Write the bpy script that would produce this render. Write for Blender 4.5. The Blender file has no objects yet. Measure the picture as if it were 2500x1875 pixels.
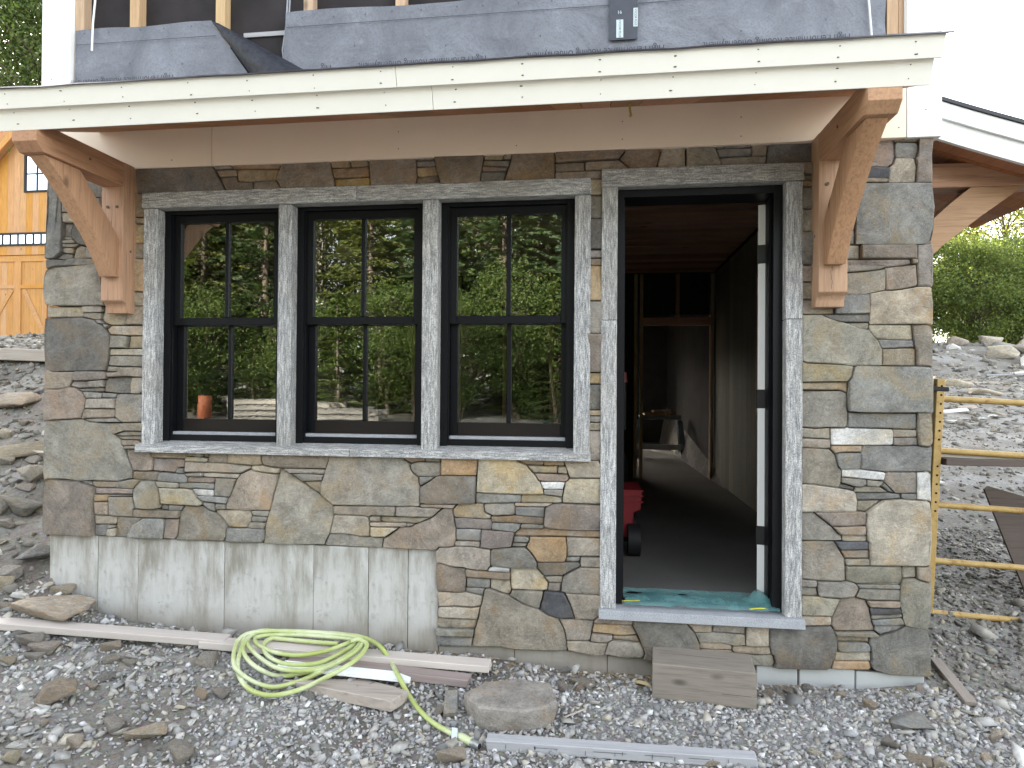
import bpy, bmesh, math, random
import numpy as np
from mathutils import Vector, Matrix, noise

# ------------------------------------------------------------------ camera, sky, sun, exposure
S = bpy.context.scene
R = math.radians
cam_d = bpy.data.cameras.new("camera"); cam_o = bpy.data.objects.new("camera", cam_d)
S.collection.objects.link(cam_o); S.camera = cam_o
cam_d.sensor_width = 36.0; cam_d.lens = 22.80; cam_d.clip_start = 0.05; cam_d.clip_end = 600
def _cam_matrix(yaw, pitch, roll):
    f = Vector((-math.sin(yaw)*math.cos(pitch), math.cos(yaw)*math.cos(pitch), math.sin(pitch)))
    r = Vector((math.cos(yaw), math.sin(yaw), 0)); u = r.cross(f)
    r2 = r*math.cos(roll) + u*math.sin(roll); u2 = u*math.cos(roll) - r*math.sin(roll)
    return Matrix(((r2.x, u2.x, -f.x, 0), (r2.y, u2.y, -f.y, -3.35), (r2.z, u2.z, -f.z, 1.60), (0, 0, 0, 1)))
cam_o.matrix_world = _cam_matrix(0.13012, 0.00811, 0.00710)

SUN_AZ, SUN_EL = R(-32), R(27)          # behind the house, a little to its left
W = bpy.data.worlds.new("World"); S.world = W; W.use_nodes = True
wn = W.node_tree.nodes; wl = W.node_tree.links
sky = wn.new("ShaderNodeTexSky"); sky.sky_type = 'NISHITA'; sky.sun_disc = False
sky.sun_elevation = SUN_EL; sky.sun_rotation = SUN_AZ; sky.air_density = 1.0; sky.dust_density = 2.0; sky.ozone_density = 1.0
hs = wn.new("ShaderNodeHueSaturation"); hs.inputs["Saturation"].default_value = 0.42; wl.new(sky.outputs[0], hs.inputs["Color"])
wt = wn.new("ShaderNodeMix"); wt.data_type = 'RGBA'; wt.blend_type = 'MULTIPLY'; wt.inputs[0].default_value = 1.0; wt.inputs[7].default_value = (1.035, 1.0, 0.945, 1)
wl.new(hs.outputs[0], wt.inputs[6]); wl.new(wt.outputs[2], wn["Background"].inputs[0]); wn["Background"].inputs[1].default_value = 0.13
sd = bpy.data.lights.new("sun", 'SUN'); sd.energy = 3.6; sd.angle = R(0.5); sd.color = (1.0, 0.90, 0.76)
so = bpy.data.objects.new("sun", sd); S.collection.objects.link(so)
sv = Vector((math.sin(SUN_AZ)*math.cos(SUN_EL), math.cos(SUN_AZ)*math.cos(SUN_EL), math.sin(SUN_EL)))
so.rotation_euler = (-sv).to_track_quat('-Z', 'Y').to_euler(); so.location = (-20, 30, 25)
S.view_settings.view_transform = 'Standard'; S.view_settings.look = 'None'; S.view_settings.gamma = 1
S.view_settings.use_curve_mapping = False
S.view_settings.exposure = 3.36

rng = random.Random(7); nrg = np.random.default_rng(11)
COL = S.collection

# ------------------------------------------------------------------ helpers
def link(o, parent=None):
    COL.objects.link(o)
    if parent is not None: o.parent = parent
    return o
def tag(o, label, cat=None, group=None, kind=None):
    if label: o["label"] = label
    if cat: o["category"] = cat
    if group: o["group"] = group
    if kind: o["kind"] = kind
    return o
def empty(name, loc=(0, 0, 0), parent=None, rz=0):
    o = bpy.data.objects.new(name, None); o.location = loc; o.rotation_euler = (0, 0, rz); o.empty_display_size = .1
    return link(o, parent)
def finish(me, mat, smooth=None):
    if mat is not None: me.materials.append(mat)
    if smooth is not None:
        me.polygons.foreach_set("use_smooth", [True]*len(me.polygons))
        me.set_sharp_from_angle(angle=R(smooth))
    me.update(); return me
def mesh_obj(name, verts, faces, mat, parent=None, loc=(0, 0, 0), smooth=None):
    me = bpy.data.meshes.new(name); me.from_pydata([tuple(v) for v in verts], [], faces); finish(me, mat, smooth)
    o = bpy.data.objects.new(name, me); o.location = loc
    return link(o, parent)
def bm_obj(name, bm, mat, parent=None, loc=(0, 0, 0), smooth=None):
    me = bpy.data.meshes.new(name); bm.to_mesh(me); bm.free(); finish(me, mat, smooth)
    o = bpy.data.objects.new(name, me); o.location = loc
    return link(o, parent)
def array_mesh(name, V, F, mat, smooth=None):
    me = bpy.data.meshes.new(name); n, k = F.shape
    me.vertices.add(len(V)); me.vertices.foreach_set("co", np.asarray(V, np.float32).ravel())
    me.loops.add(n*k); me.loops.foreach_set("vertex_index", np.asarray(F, np.int32).ravel())
    me.polygons.add(n); me.polygons.foreach_set("loop_start", np.arange(0, n*k, k, dtype=np.int32))
    me.polygons.foreach_set("loop_total", np.full(n, k, np.int32)); me.update(calc_edges=True); me.validate()
    return finish(me, mat, smooth)
BF = [(0, 3, 2, 1), (4, 5, 6, 7), (0, 1, 5, 4), (1, 2, 6, 5), (2, 3, 7, 6), (3, 0, 4, 7)]
def boxv(a, b):
    return [(a[0], a[1], a[2]), (b[0], a[1], a[2]), (b[0], b[1], a[2]), (a[0], b[1], a[2]), (a[0], a[1], b[2]), (b[0], a[1], b[2]), (b[0], b[1], b[2]), (a[0], b[1], b[2])]
def box(name, x0, x1, y0, y1, z0, z1, mat, parent=None, bev=0.0, jit=0.0):
    """box with its origin at its centre"""
    c = ((x0+x1)/2, (y0+y1)/2, (z0+z1)/2); h = ((x1-x0)/2, (y1-y0)/2, (z1-z0)/2)
    bm = bmesh.new()
    vs = [bm.verts.new(Vector(v)) for v in boxv((-h[0], -h[1], -h[2]), h)]
    for f in BF: bm.faces.new([vs[i] for i in f])
    if jit:
        for v in bm.verts: v.co += Vector((rng.uniform(-jit, jit), rng.uniform(-jit, jit), rng.uniform(-jit, jit)))
    if bev: bmesh.ops.bevel(bm, geom=bm.edges[:], offset=bev, segments=1, affect='EDGES', profile=.5)
    return bm_obj(name, bm, mat, parent, c)
def multibox(name, boxes, mat, parent=None):
    """several boxes of ONE piece (a frame with its four members)"""
    V, F = [], []
    for (x0, x1, y0, y1, z0, z1) in boxes:
        n = len(V); V += boxv((x0, y0, z0), (x1, y1, z1)); F += [tuple(i+n for i in f) for f in BF]
    return mesh_obj(name, V, F, mat, parent)
def prism_x(name, prof, x0, x1, mat, parent=None, bev=0.0, smooth=None):
    """profile in (y,z), counter-clockwise seen from +x, extruded along x"""
    cy = sum(p[0] for p in prof)/len(prof); cz = sum(p[1] for p in prof)/len(prof); cx = (x0+x1)/2; n = len(prof)
    bm = bmesh.new()
    a = [bm.verts.new((x0-cx, p[0]-cy, p[1]-cz)) for p in prof]; b = [bm.verts.new((x1-cx, p[0]-cy, p[1]-cz)) for p in prof]
    bm.faces.new(a[::-1]); bm.faces.new(b)
    for i in range(n): bm.faces.new((a[i], a[(i+1) % n], b[(i+1) % n], b[i]))
    bmesh.ops.recalc_face_normals(bm, faces=bm.faces[:])
    if bev: bmesh.ops.bevel(bm, geom=[e for e in bm.edges if e.calc_face_angle(0) > .6], offset=bev, segments=2, affect='EDGES', profile=.5)
    return bm_obj(name, bm, mat, parent, (cx, cy, cz), smooth)
def prism_y(name, prof, y0, y1, mat, parent=None, bev=0.0):
    """profile in (x,z) extruded along y"""
    cx = sum(p[0] for p in prof)/len(prof); cz = sum(p[1] for p in prof)/len(prof); cy = (y0+y1)/2; n = len(prof)
    bm = bmesh.new()
    a = [bm.verts.new((p[0]-cx, y0-cy, p[1]-cz)) for p in prof]; b = [bm.verts.new((p[0]-cx, y1-cy, p[1]-cz)) for p in prof]
    bm.faces.new(a); bm.faces.new(b[::-1])
    for i in range(n): bm.faces.new((a[i], b[i], b[(i+1) % n], a[(i+1) % n]))
    bmesh.ops.recalc_face_normals(bm, faces=bm.faces[:])
    if bev: bmesh.ops.bevel(bm, geom=[e for e in bm.edges if e.calc_face_angle(0) > .6], offset=bev, segments=2, affect='EDGES', profile=.5)
    return bm_obj(name, bm, mat, parent, (cx, cy, cz))
def beam(name, p0, p1, w, h, mat, parent=None, bev=.003, up=(0, 0, 1), jit=0):
    """a board from p0 to p1 (centre line of its underside), w wide, h thick"""
    p0, p1 = Vector(p0), Vector(p1); d = (p1-p0); L = d.length; d.normalize(); u = Vector(up); s = d.cross(u).normalized(); u = s.cross(d)
    bm = bmesh.new(); vs = [bm.verts.new(v) for v in boxv((-L/2, -w/2, 0), (L/2, w/2, h))]
    for f in BF: bm.faces.new([vs[i] for i in f])
    if jit:
        for v in bm.verts: v.co += Vector((rng.uniform(-jit, jit)*3, rng.uniform(-jit, jit), rng.uniform(-jit, jit)))
    if bev: bmesh.ops.bevel(bm, geom=bm.edges[:], offset=bev, segments=1, affect='EDGES', profile=.5)
    o = bm_obj(name, bm, mat, parent)
    o.matrix_local = Matrix(((d.x, -s.x, u.x, (p0.x+p1.x)/2), (d.y, -s.y, u.y, (p0.y+p1.y)/2), (d.z, -s.z, u.z, (p0.z+p1.z)/2), (0, 0, 0, 1)))
    return o
def catmull(pts, n=8):
    P = [Vector(p) for p in pts]; out = []
    for i in range(len(P)-1):
        a, b, c, d = P[max(i-1, 0)], P[i], P[i+1], P[min(i+2, len(P)-1)]
        for k in range(n):
            t = k/n
            out.append(.5*((2*b)+(c-a)*t+(2*a-5*b+4*c-d)*t*t+(3*b-a-3*c+d)*t**3))
    out.append(P[-1]); return out
def tube_geo(pts, r, k=8, cap=True):
    pts = [Vector(p) for p in pts]; V, F = [], []; up = Vector((0, 0, 1)); prev = None
    for i, p in enumerate(pts):
        t = (pts[min(i+1, len(pts)-1)]-pts[max(i-1, 0)]).normalized()
        if prev is None: s = t.cross(up); s = s.normalized() if s.length > 1e-4 else Vector((1, 0, 0))
        else: s = (prev - t*prev.dot(t)).normalized()
        prev = s; b = s.cross(t); rr = r[i] if isinstance(r, (list, tuple)) else r
        for j in range(k):
            a = 2*math.pi*j/k; V.append(p + s*(math.cos(a)*rr) + b*(math.sin(a)*rr))
        if i:
            n0 = (i-1)*k; n1 = i*k
            for j in range(k): F.append((n0+j, n0+(j+1) % k, n1+(j+1) % k, n1+j))
    if cap: F.append(tuple(range(k))[::-1]); F.append(tuple(len(V)-k+j for j in range(k)))
    return V, F
def tube(name, pts, r, mat, parent=None, k=8):
    V, F = tube_geo(pts, r, k); c = Vector((0, 0, 0))
    for v in V: c += v
    c /= len(V); return mesh_obj(name, [v-c for v in V], F, mat, parent, c, 60)
def copy_tree(o, parent=None):
    c = o.copy(); COL.objects.link(c); c.parent = parent
    for ch in o.children: copy_tree(ch, c)
    return c

# ------------------------------------------------------------------ materials
class M:
    def __init__(s, name, rough=.8, spec=.3):
        s.m = bpy.data.materials.new(name); s.m.use_nodes = True; s.t = s.m.node_tree; s.n = s.t.nodes; s.l = s.t.links
        s.b = s.n["Principled BSDF"]; s.b.inputs["Roughness"].default_value = rough; s.b.inputs["Specular IOR Level"].default_value = spec
    def new(s, typ, **kw):
        n = s.n.new(typ)
        for k, v in kw.items():
            if k in n.inputs: n.inputs[k].default_value = v
            else: setattr(n, k, v)
        return n
    def coords(s, scale=(1, 1, 1), rnd=True, rot=False):
        tc = s.new("ShaderNodeTexCoord"); out = tc.outputs["Object"]
        if rnd:
            oi = s.new("ShaderNodeObjectInfo"); mu = s.new("ShaderNodeMath", operation='MULTIPLY'); mu.inputs[1].default_value = 41.7
            s.l.new(oi.outputs["Random"], mu.inputs[0])
            if rot:
                vr = s.new("ShaderNodeVectorRotate", rotation_type='Y_AXIS'); m2 = s.new("ShaderNodeMath", operation='MULTIPLY_ADD')
                m2.inputs[1].default_value = 1.5; m2.inputs[2].default_value = -.6
                s.l.new(oi.outputs["Random"], m2.inputs[0]); s.l.new(m2.outputs[0], vr.inputs["Angle"]); s.l.new(out, vr.inputs["Vector"]); out = vr.outputs[0]
            ad = s.new("ShaderNodeVectorMath", operation='ADD'); s.l.new(out, ad.inputs[0]); s.l.new(mu.outputs[0], ad.inputs[1]); out = ad.outputs[0]
        mp = s.new("ShaderNodeMapping"); mp.inputs["Scale"].default_value = scale; s.l.new(out, mp.inputs[0]); return mp.outputs[0]
    def noise(s, vec, scale, detail=4, rough=.55, dist=0.):
        n = s.new("ShaderNodeTexNoise"); n.inputs["Scale"].default_value = scale; n.inputs["Detail"].default_value = detail
        n.inputs["Roughness"].default_value = rough; n.inputs["Distortion"].default_value = dist; s.l.new(vec, n.inputs["Vector"]); return n.outputs[0]
    def ramp(s, fac, stops, inter='LINEAR'):
        r = s.new("ShaderNodeValToRGB"); r.color_ramp.interpolation = inter; e = r.color_ramp.elements
        while len(e) < len(stops): e.new(.5)
        for el, (p, c) in zip(e, stops): el.position = p; el.color = (c[0], c[1], c[2], 1) if len(c) > 2 else (c[0],)*3+(1,)
        s.l.new(fac, r.inputs[0]); return r.outputs[0]
    def mix(s, fac, a, b, mode='MIX'):
        m = s.new("ShaderNodeMix", data_type='RGBA', blend_type=mode)
        for i, v in ((0, fac), (6, a), (7, b)):
            if hasattr(v, 'links'): s.l.new(v, m.inputs[i])
            elif i == 0: m.inputs[0].default_value = v
            else: m.inputs[i].default_value = (v[0], v[1], v[2], 1)
        return m.outputs[2]
    def vary(s, col, hue=.02, val=.25, sat=.2):
        oi = s.new("ShaderNodeObjectInfo"); h = s.new("ShaderNodeHueSaturation")
        def rr(k, lo, hi):
            w = s.new("ShaderNodeTexWhiteNoise", noise_dimensions='1D'); ad = s.new("ShaderNodeMath", operation='ADD'); ad.inputs[1].default_value = k
            s.l.new(oi.outputs["Random"], ad.inputs[0]); s.l.new(ad.outputs[0], w.inputs["W"])
            mr = s.new("ShaderNodeMapRange"); mr.inputs[3].default_value = lo; mr.inputs[4].default_value = hi; s.l.new(w.outputs["Value"], mr.inputs[0]); return mr.outputs[0]
        s.l.new(rr(1.3, .5-hue, .5+hue), h.inputs["Hue"]); s.l.new(rr(2.7, 1-sat, 1+sat), h.inputs["Saturation"]); s.l.new(rr(4.1, 1-val, 1+val), h.inputs["Value"])
        s.l.new(col, h.inputs["Color"]); return h.outputs[0]
    def bump(s, hgt, strength=.4, dist=.01, prev=None):
        b = s.new("ShaderNodeBump"); b.inputs["Strength"].default_value = strength; b.inputs["Distance"].default_value = dist
        s.l.new(hgt, b.inputs["Height"])
        if prev: s.l.new(prev, b.inputs["Normal"])
        s.l.new(b.outputs[0], s.b.inputs["Normal"]); return b.outputs[0]
    def col(s, c):
        if hasattr(c, 'links'): s.l.new(c, s.b.inputs["Base Color"])
        else: s.b.inputs["Base Color"].default_value = (c[0], c[1], c[2], 1)
        return s

def sc(c, k): return tuple(v*k for v in c)
STONE_COL = {'g': (.285, .262, .23), 'd': (.125, .128, .125), 'u': (.215, .225, .225), 'n': (.275, .255, .208), 't': (.36, .305, .235), 'l': (.46, .405, .32),
             'b': (.265, .205, .155), 'o': (.42, .295, .165), 'p': (.235, .195, .18), 'w': (.60, .59, .56), 'k': (.08, .085, .098)}
def stone_mat(code):
    m = M("stone_"+code, .85, .25); c0 = STONE_COL[code]; com = (.265, .24, .20); k = .42 if code not in 'wk' else .12
    c = tuple((a*(1-k)+b*k)*.96 for a, b in zip(c0, com))
    v = m.coords(rot=True); vs = m.coords((1.5, 1.5, 6), rot=True)
    n1 = m.noise(v, 9, 10, .78, .4); n2 = m.noise(vs, 17, 8, .8, 1.2); n3 = m.noise(v, 95, 4, .7); n4 = m.noise(v, 4.2, 6, .7, .6); n5 = m.noise(v, 5.5, 8, .75, 1.5)
    a = m.ramp(n1, [(.30, sc(c, .50)), (.44, sc(c, .82)), (.54, sc(c, 1.08)), (.68, sc(c, 1.55))])
    a = m.mix(m.ramp(n4, [(.50, (0,)), (.62, (.60,))]), a, m.mix(n1, (c[0]*.85+.05, c[1]*.72+.02, c[2]*.50), (c[0]*1.3, c[1]*1.05, c[2]*.72)))
    a = m.mix(m.ramp(n4, [(.32, (.55,)), (.44, (0,))]), a, m.mix(n1, (c[0]*.55, c[1]*.62, c[2]*.70), (c[0]*.95, c[1]*1.0, c[2]*1.08)))
    a = m.mix(m.ramp(n2, [(.36, (.62,)), (.47, (0,)), (.55, (0,)), (.68, (.5,))]), a, m.ramp(n2, [(.42, sc(c, .42)), (.58, sc(c, 1.75))]))
    ab = m.new("ShaderNodeMath", operation='SUBTRACT'); ab.inputs[1].default_value = .5; m.l.new(n5, ab.inputs[0]); a2 = m.new("ShaderNodeMath", operation='ABSOLUTE'); m.l.new(ab.outputs[0], a2.inputs[0])
    a = m.mix(m.ramp(a2.outputs[0], [(.0, (.30,)), (.012, (0,))]), a, sc(c, 2.0))
    a = m.mix(m.ramp(n3, [(.58, (0,)), (.72, (.5,))]), a, sc(c, 1.9)); a = m.mix(m.ramp(n3, [(.28, (.55,)), (.42, (0,))]), a, sc(c, .40))
    m.col(m.vary(a, .012, .15, .2))
    b = m.bump(n2, .7, .006); b = m.bump(n1, 1.0, .016, b); m.bump(n3, .6, .004, b); return m.m
STONE = {k: stone_mat(k) for k in STONE_COL}
def granite_mat(axis):
    m = M("granite_"+axis, .75, .3); s = {'x': (1.0, 9, 9), 'z': (9, 9, 1.0)}[axis]
    v = m.coords(s); w = m.coords((1, 1, 1)); f = m.noise(v, 13, 8, .78, .5); n = m.noise(w, 170, 3, .75); p = m.noise(w, 2.5, 3)
    a = m.ramp(f, [(.32, (.07, .075, .08)), (.44, (.20, .205, .21)), (.53, (.38, .38, .375)), (.64, (.70, .69, .67))])
    a = m.mix(m.ramp(n, [(.35, (.75,)), (.5, (0,))]), a, (.13, .135, .14)); a = m.mix(m.ramp(n, [(.55, (0,)), (.7, (.7,))]), a, (.68, .67, .65))
    a = m.mix(m.ramp(p, [(.35, (.25,)), (.6, (0,))]), a, (.25, .22, .17))
    m.col(m.vary(a, .005, .08, .05)); b = m.bump(f, .5, .005); m.bump(n, .45, .003, b); return m.m
GR_X, GR_Z = granite_mat('x'), granite_mat('z')
def granite_sawn():
    m = M("granite_sawn", .8, .25); w = m.coords(); n = m.noise(w, 260, 2, .7); f = m.noise(w, 12, 4)
    a = m.ramp(n, [(.35, (.20, .21, .225)), (.62, (.40, .41, .43))]); m.col(m.mix(.25, a, m.ramp(f, [(.3, (.22, .23, .25)), (.7, (.42, .43, .45))]))); m.bump(n, .2, .002); return m.m
GR_S = granite_sawn()
def wood_mat(name, c, axis='x', dark=.55, light=1.25, knots=True, rough=.65, val=.12, coarse=1.0, hue=.008):
    m = M(name, rough, .25); s = {'x': (.6, 11, 11), 'y': (11, .6, 11), 'z': (11, 11, .6)}[axis]
    v = m.coords(s); w = m.coords(); g = m.noise(v, 5*coarse, 6, .65, .6); b = m.noise(w, 1.6, 3); f = m.noise(v, 40, 2)
    a = m.ramp(g, [(.28, sc(c, dark)), (.5, c), (.72, sc(c, light))]); a = m.mix(m.ramp(b, [(.35, (.35,)), (.65, (0,))]), a, sc(c, .75))
    if knots:
        k = m.new("ShaderNodeTexVoronoi"); kv = m.coords({'x': (.45, 1, 1), 'y': (1, .45, 1), 'z': (1, 1, .45)}[axis]); k.inputs["Scale"].default_value = 5.0; m.l.new(kv, k.inputs["Vector"])
        a = m.mix(m.ramp(k.outputs["Distance"], [(.05, (.8,)), (.11, (0,))]), a, sc(c, .28))
    m.col(m.vary(a, hue, val, .12)); bb = m.bump(g, .25, .003); m.bump(f, .2, .0015, bb); return m.m
FIR_X = wood_mat("fir_timber_x", (.42, .25, .155), 'x', .62, 1.2, coarse=1.4); FIR_Y = wood_mat("fir_timber_y", (.42, .25, .155), 'y', .62, 1.2, coarse=1.4); FIR_Z = wood_mat("fir_timber_z", (.44, .265, .165), 'z', .62, 1.2, coarse=1.4)
CEDAR_Y = wood_mat("cedar_soffit", (.40, .185, .085), 'y', .7, 1.25, val=.2)
PINE_Z = wood_mat("stud_pine", (.52, .36, .22), 'z', .75, 1.15, val=.1)
PINE_X = wood_mat("plank_pine", (.64, .38, .26), 'x', .7, 1.2, val=.25)
LUMBER_X = wood_mat("new_lumber", (.50, .455, .41), 'x', .86, 1.06, val=.08)
LUMBER_P = wood_mat("pink_lumber", (.33, .27, .25), 'x', .82, 1.1, val=.1)
GREYWOOD = wood_mat("weathered_wood", (.40, .35, .295), 'x', .6, 1.2, val=.08)
GREYWOOD_T = wood_mat("weathered_tie", (.235, .20, .165), 'x', .62, 1.2, val=.05, coarse=1.8)
OLDWOOD = wood_mat("grey_board", (.36, .36, .37), 'x', .78, 1.12, val=.06, coarse=1.6)
GARAGE_Z = wood_mat("garage_pine", (.56, .29, .10), 'z', .72, 1.2, val=.035, hue=.003)
GARAGE_D = wood_mat("garage_pine_dark", (.48, .23, .065), 'z', .72, 1.2, val=.06)
BROWNPLY = wood_mat("brown_plywood", (.10, .075, .06), 'x', .7, 1.2, knots=False)
def plain(name, c, rough=.6, spec=.3, nz=.08, scale=8, bump=0., metal=0.):
    m = M(name, rough, spec); w = m.coords(); n = m.noise(w, scale, 5, .6); m.col(m.ramp(n, [(.3, sc(c, 1-nz)), (.7, sc(c, 1+nz))])); m.b.inputs["Metallic"].default_value = metal
    if bump: m.bump(n, bump, .003)
    return m.m
def paint_mat(name, c):
    m = M(name, .55, .3); w = m.coords(); n = m.noise(w, 3, 4); f = m.noise(w, 22, 5, .7)
    a = m.ramp(n, [(.3, sc(c, .95)), (.7, c)]); a = m.mix(m.ramp(f, [(.66, (0,)), (.8, (.22,))]), a, (.42, .36, .28)); m.col(a); m.bump(f, .05, .001); return m.m
WHITE = paint_mat("white_trim", (.82, .80, .73)); FRIEZE = paint_mat("warm_bounce_frieze", (.88, .75, .60)); WHITE_B = paint_mat("white_corner_trim", (.80, .81, .80))  # frieze peach tint stands in for warm light bounced onto white paint
BLACK = plain("black_window_clad", (.004, .0045, .006), .42, .22); BRONZE = plain("dark_bronze_rail", (.012, .009, .0075), .45, .25); HINGE = plain("black_steel_hinge", (.012, .012, .013), .4, .5)
DRIP = plain("black_membrane", (.018, .018, .022), .45, .4); NAIL = plain("nail_head", (.09, .085, .08), .5, .4)
MORTAR = plain("dark_joint_mortar", (.05, .045, .038), .95, .1, .25, 30, .5)
def concrete_mat(name, c, streak=True):
    m = M(name, .88, .2); w = m.coords(rnd=False); v = m.coords((4, 4, .8), rnd=False); big = m.noise(w, 1.6, 4); s1 = m.noise(v, 2.6, 6, .7); f = m.noise(w, 45, 4, .65); p = m.noise(w, 26, 2, .5)
    a = m.ramp(big, [(.3, sc(c, .86)), (.7, sc(c, 1.1))])
    if streak:
        st = m.noise(w, .9, 3); s2 = m.mix(1., s1, m.ramp(st, [(.38, (.45,)), (.62, (1.15,))]), 'MULTIPLY'); a = m.mix(m.ramp(s2, [(.31, (0,)), (.50, (.9,))]), a, (.215, .20, .16)); a = m.mix(m.ramp(s1, [(.3, (.4,)), (.44, (0,))]), a, sc(c, 1.2)); bl = m.noise(w, 9, 5, .7); a = m.mix(m.ramp(bl, [(.57, (0,)), (.68, (.6,))]), a, sc(c, .5)); b2 = m.noise(w, 2.2, 6, .75, 1.); a = m.mix(m.ramp(b2, [(.52, (0,)), (.62, (.45,))]), a, (.30, .29, .25))
    a = m.mix(m.ramp(p, [(.22, (.8,)), (.29, (0,))]), a, sc(c, .35)); a = m.mix(m.ramp(f, [(.6, (0,)), (.8, (.2,))]), a, sc(c, .6))
    ge = m.new("ShaderNodeNewGeometry"); sx = m.new("ShaderNodeSeparateXYZ"); m.l.new(ge.outputs["Position"], sx.inputs[0]); mz = m.new("ShaderNodeMath", operation='MULTIPLY_ADD'); mz.inputs[1].default_value = .42; m.l.new(big, mz.inputs[0]); m.l.new(sx.outputs[2], mz.inputs[2])
    if streak: a = m.mix(m.ramp(mz.outputs[0], [(.42, (.75,)), (.60, (0,))]), a, (.24, .21, .165))
    m.col(a); b = m.bump(f, .3, .003); m.bump(p, .25, .004, b); return m.m
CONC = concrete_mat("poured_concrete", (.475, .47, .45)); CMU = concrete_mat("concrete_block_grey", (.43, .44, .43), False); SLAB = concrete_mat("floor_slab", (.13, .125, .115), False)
def glass_mat():
    m = bpy.data.materials.new("window_glass"); m.use_nodes = True; t = m.node_tree; n = t.nodes; l = t.links; n.remove(n["Principled BSDF"])
    fr = n.new("ShaderNodeFresnel"); fr.inputs[0].default_value = 2.9; tr = n.new("ShaderNodeBsdfTransparent"); tr.inputs[0].default_value = (.80, .85, .82, 1)
    gl = n.new("ShaderNodeBsdfGlossy"); gl.inputs["Roughness"].default_value = .012; gl.inputs["Color"].default_value = (.95, 1, .95, 1)
    tc = n.new("ShaderNodeTexCoord"); ns = n.new("ShaderNodeTexNoise"); ns.inputs["Scale"].default_value = 2.2; bp = n.new("ShaderNodeBump"); bp.inputs["Strength"].default_value = .12; bp.inputs["Distance"].default_value = .004
    l.new(tc.outputs["Object"], ns.inputs["Vector"]); l.new(ns.outputs[0], bp.inputs["Height"]); l.new(bp.outputs[0], gl.inputs["Normal"])
    mx = n.new("ShaderNodeMixShader"); l.new(fr.outputs[0], mx.inputs[0]); l.new(tr.outputs[0], mx.inputs[1]); l.new(gl.outputs[0], mx.inputs[2]); l.new(mx.outputs[0], n["Material Output"].inputs[0]); return m
GLASS = glass_mat()
def underlay_mat():
    m = M("grey_underlayment", .6, .35); w = m.coords(); n = m.noise(w, 3.2, 5, .6, .5); f = m.noise(w, 90, 2, .7); v = m.noise(w, 14, 4)
    a = m.ramp(n, [(.3, (.115, .122, .142)), (.52, (.17, .18, .207)), (.75, (.23, .245, .28))]); a = m.mix(m.ramp(v, [(.6, (0,)), (.8, (.4,))]), a, (.33, .35, .39)); a = m.mix(m.ramp(f, [(.4, (.3,)), (.5, (0,))]), a, (.09, .095, .115))
    m.col(a); b = m.bump(n, .9, .03); m.bump(f, .3, .002, b); return m.m
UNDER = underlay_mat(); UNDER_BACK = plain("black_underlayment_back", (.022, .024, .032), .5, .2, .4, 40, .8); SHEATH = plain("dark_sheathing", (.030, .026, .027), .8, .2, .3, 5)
INK = plain("dark_print", (.045, .045, .055), .6, .2)
HOSE_M = None
def hose_mat():
    m = M("hose_rubber", .5, .35); w = m.coords(rnd=False); n = m.noise(w, 4, 4, .6); f = m.noise(w, 60, 4, .7)
    a = m.ramp(n, [(.32, (.30, .36, .085)), (.48, (.40, .46, .19)), (.62, (.52, .56, .36))]); a = m.mix(m.ramp(f, [(.62, (0,)), (.75, (.6,))]), a, (.13, .13, .08)); m.col(a); m.bump(f, .15, .001); return m.m
HOSE_M = hose_mat()
def gravel_mat(name, c):
    m = M(name, .85, .2); ge = m.new("ShaderNodeNewGeometry"); w = m.coords(rnd=False); n = m.noise(w, 40, 3)
    a = m.ramp(ge.outputs["Random Per Island"], [(0., sc(c, .5)), (.25, sc(c, .85)), (.5, (c[0]*1.05, c[1], c[2]*.92)), (.7, sc(c, 1.15)), (.86, (c[0]*1.25, c[1]*1.12, c[2]*.9)), (.95, sc(c, 1.6)), (1., sc(c, 2.1))])
    m.col(m.mix(m.ramp(n, [(.35, (.35,)), (.6, (0,))]), a, sc(c, .55))); m.bump(n, .4, .003); return m.m
GRAVEL = gravel_mat("crushed_gravel", (.35, .35, .35)); RUBBLE = gravel_mat("rubble_chips", (.32, .315, .30)); RUBBLE_Y = gravel_mat("yard_rubble", (.215, .205, .185))
def ground_mat():
    m = M("dirt_ground", .92, .15); w = m.coords(rnd=False); n = m.noise(w, 1.4, 6, .62); f = m.noise(w, 28, 5, .7); g = m.noise(w, 110, 3, .7)
    vo = m.new("ShaderNodeTexVoronoi"); vo.inputs["Scale"].default_value = 55; m.l.new(w, vo.inputs["Vector"])
    a = m.ramp(n, [(.3, (.125, .112, .095)), (.5, (.21, .198, .175)), (.7, (.32, .315, .30))]); a = m.mix(m.ramp(f, [(.35, (.55,)), (.55, (0,))]), a, (.085, .076, .062)); a = m.mix(m.ramp(f, [(.6, (0,)), (.75, (.5,))]), a, (.36, .355, .34))
    sat = m.mix(m.ramp(g, [(.5, (0,)), (.62, (.5,))]), a, vo.outputs["Color"], 'SOFT_LIGHT'); m.col(sat)
    b = m.bump(f, .7, .02); b = m.bump(g, .5, .006, b); m.bump(vo.outputs["Distance"], .5, .01, b); return m.m
GROUND = ground_mat()
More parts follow.
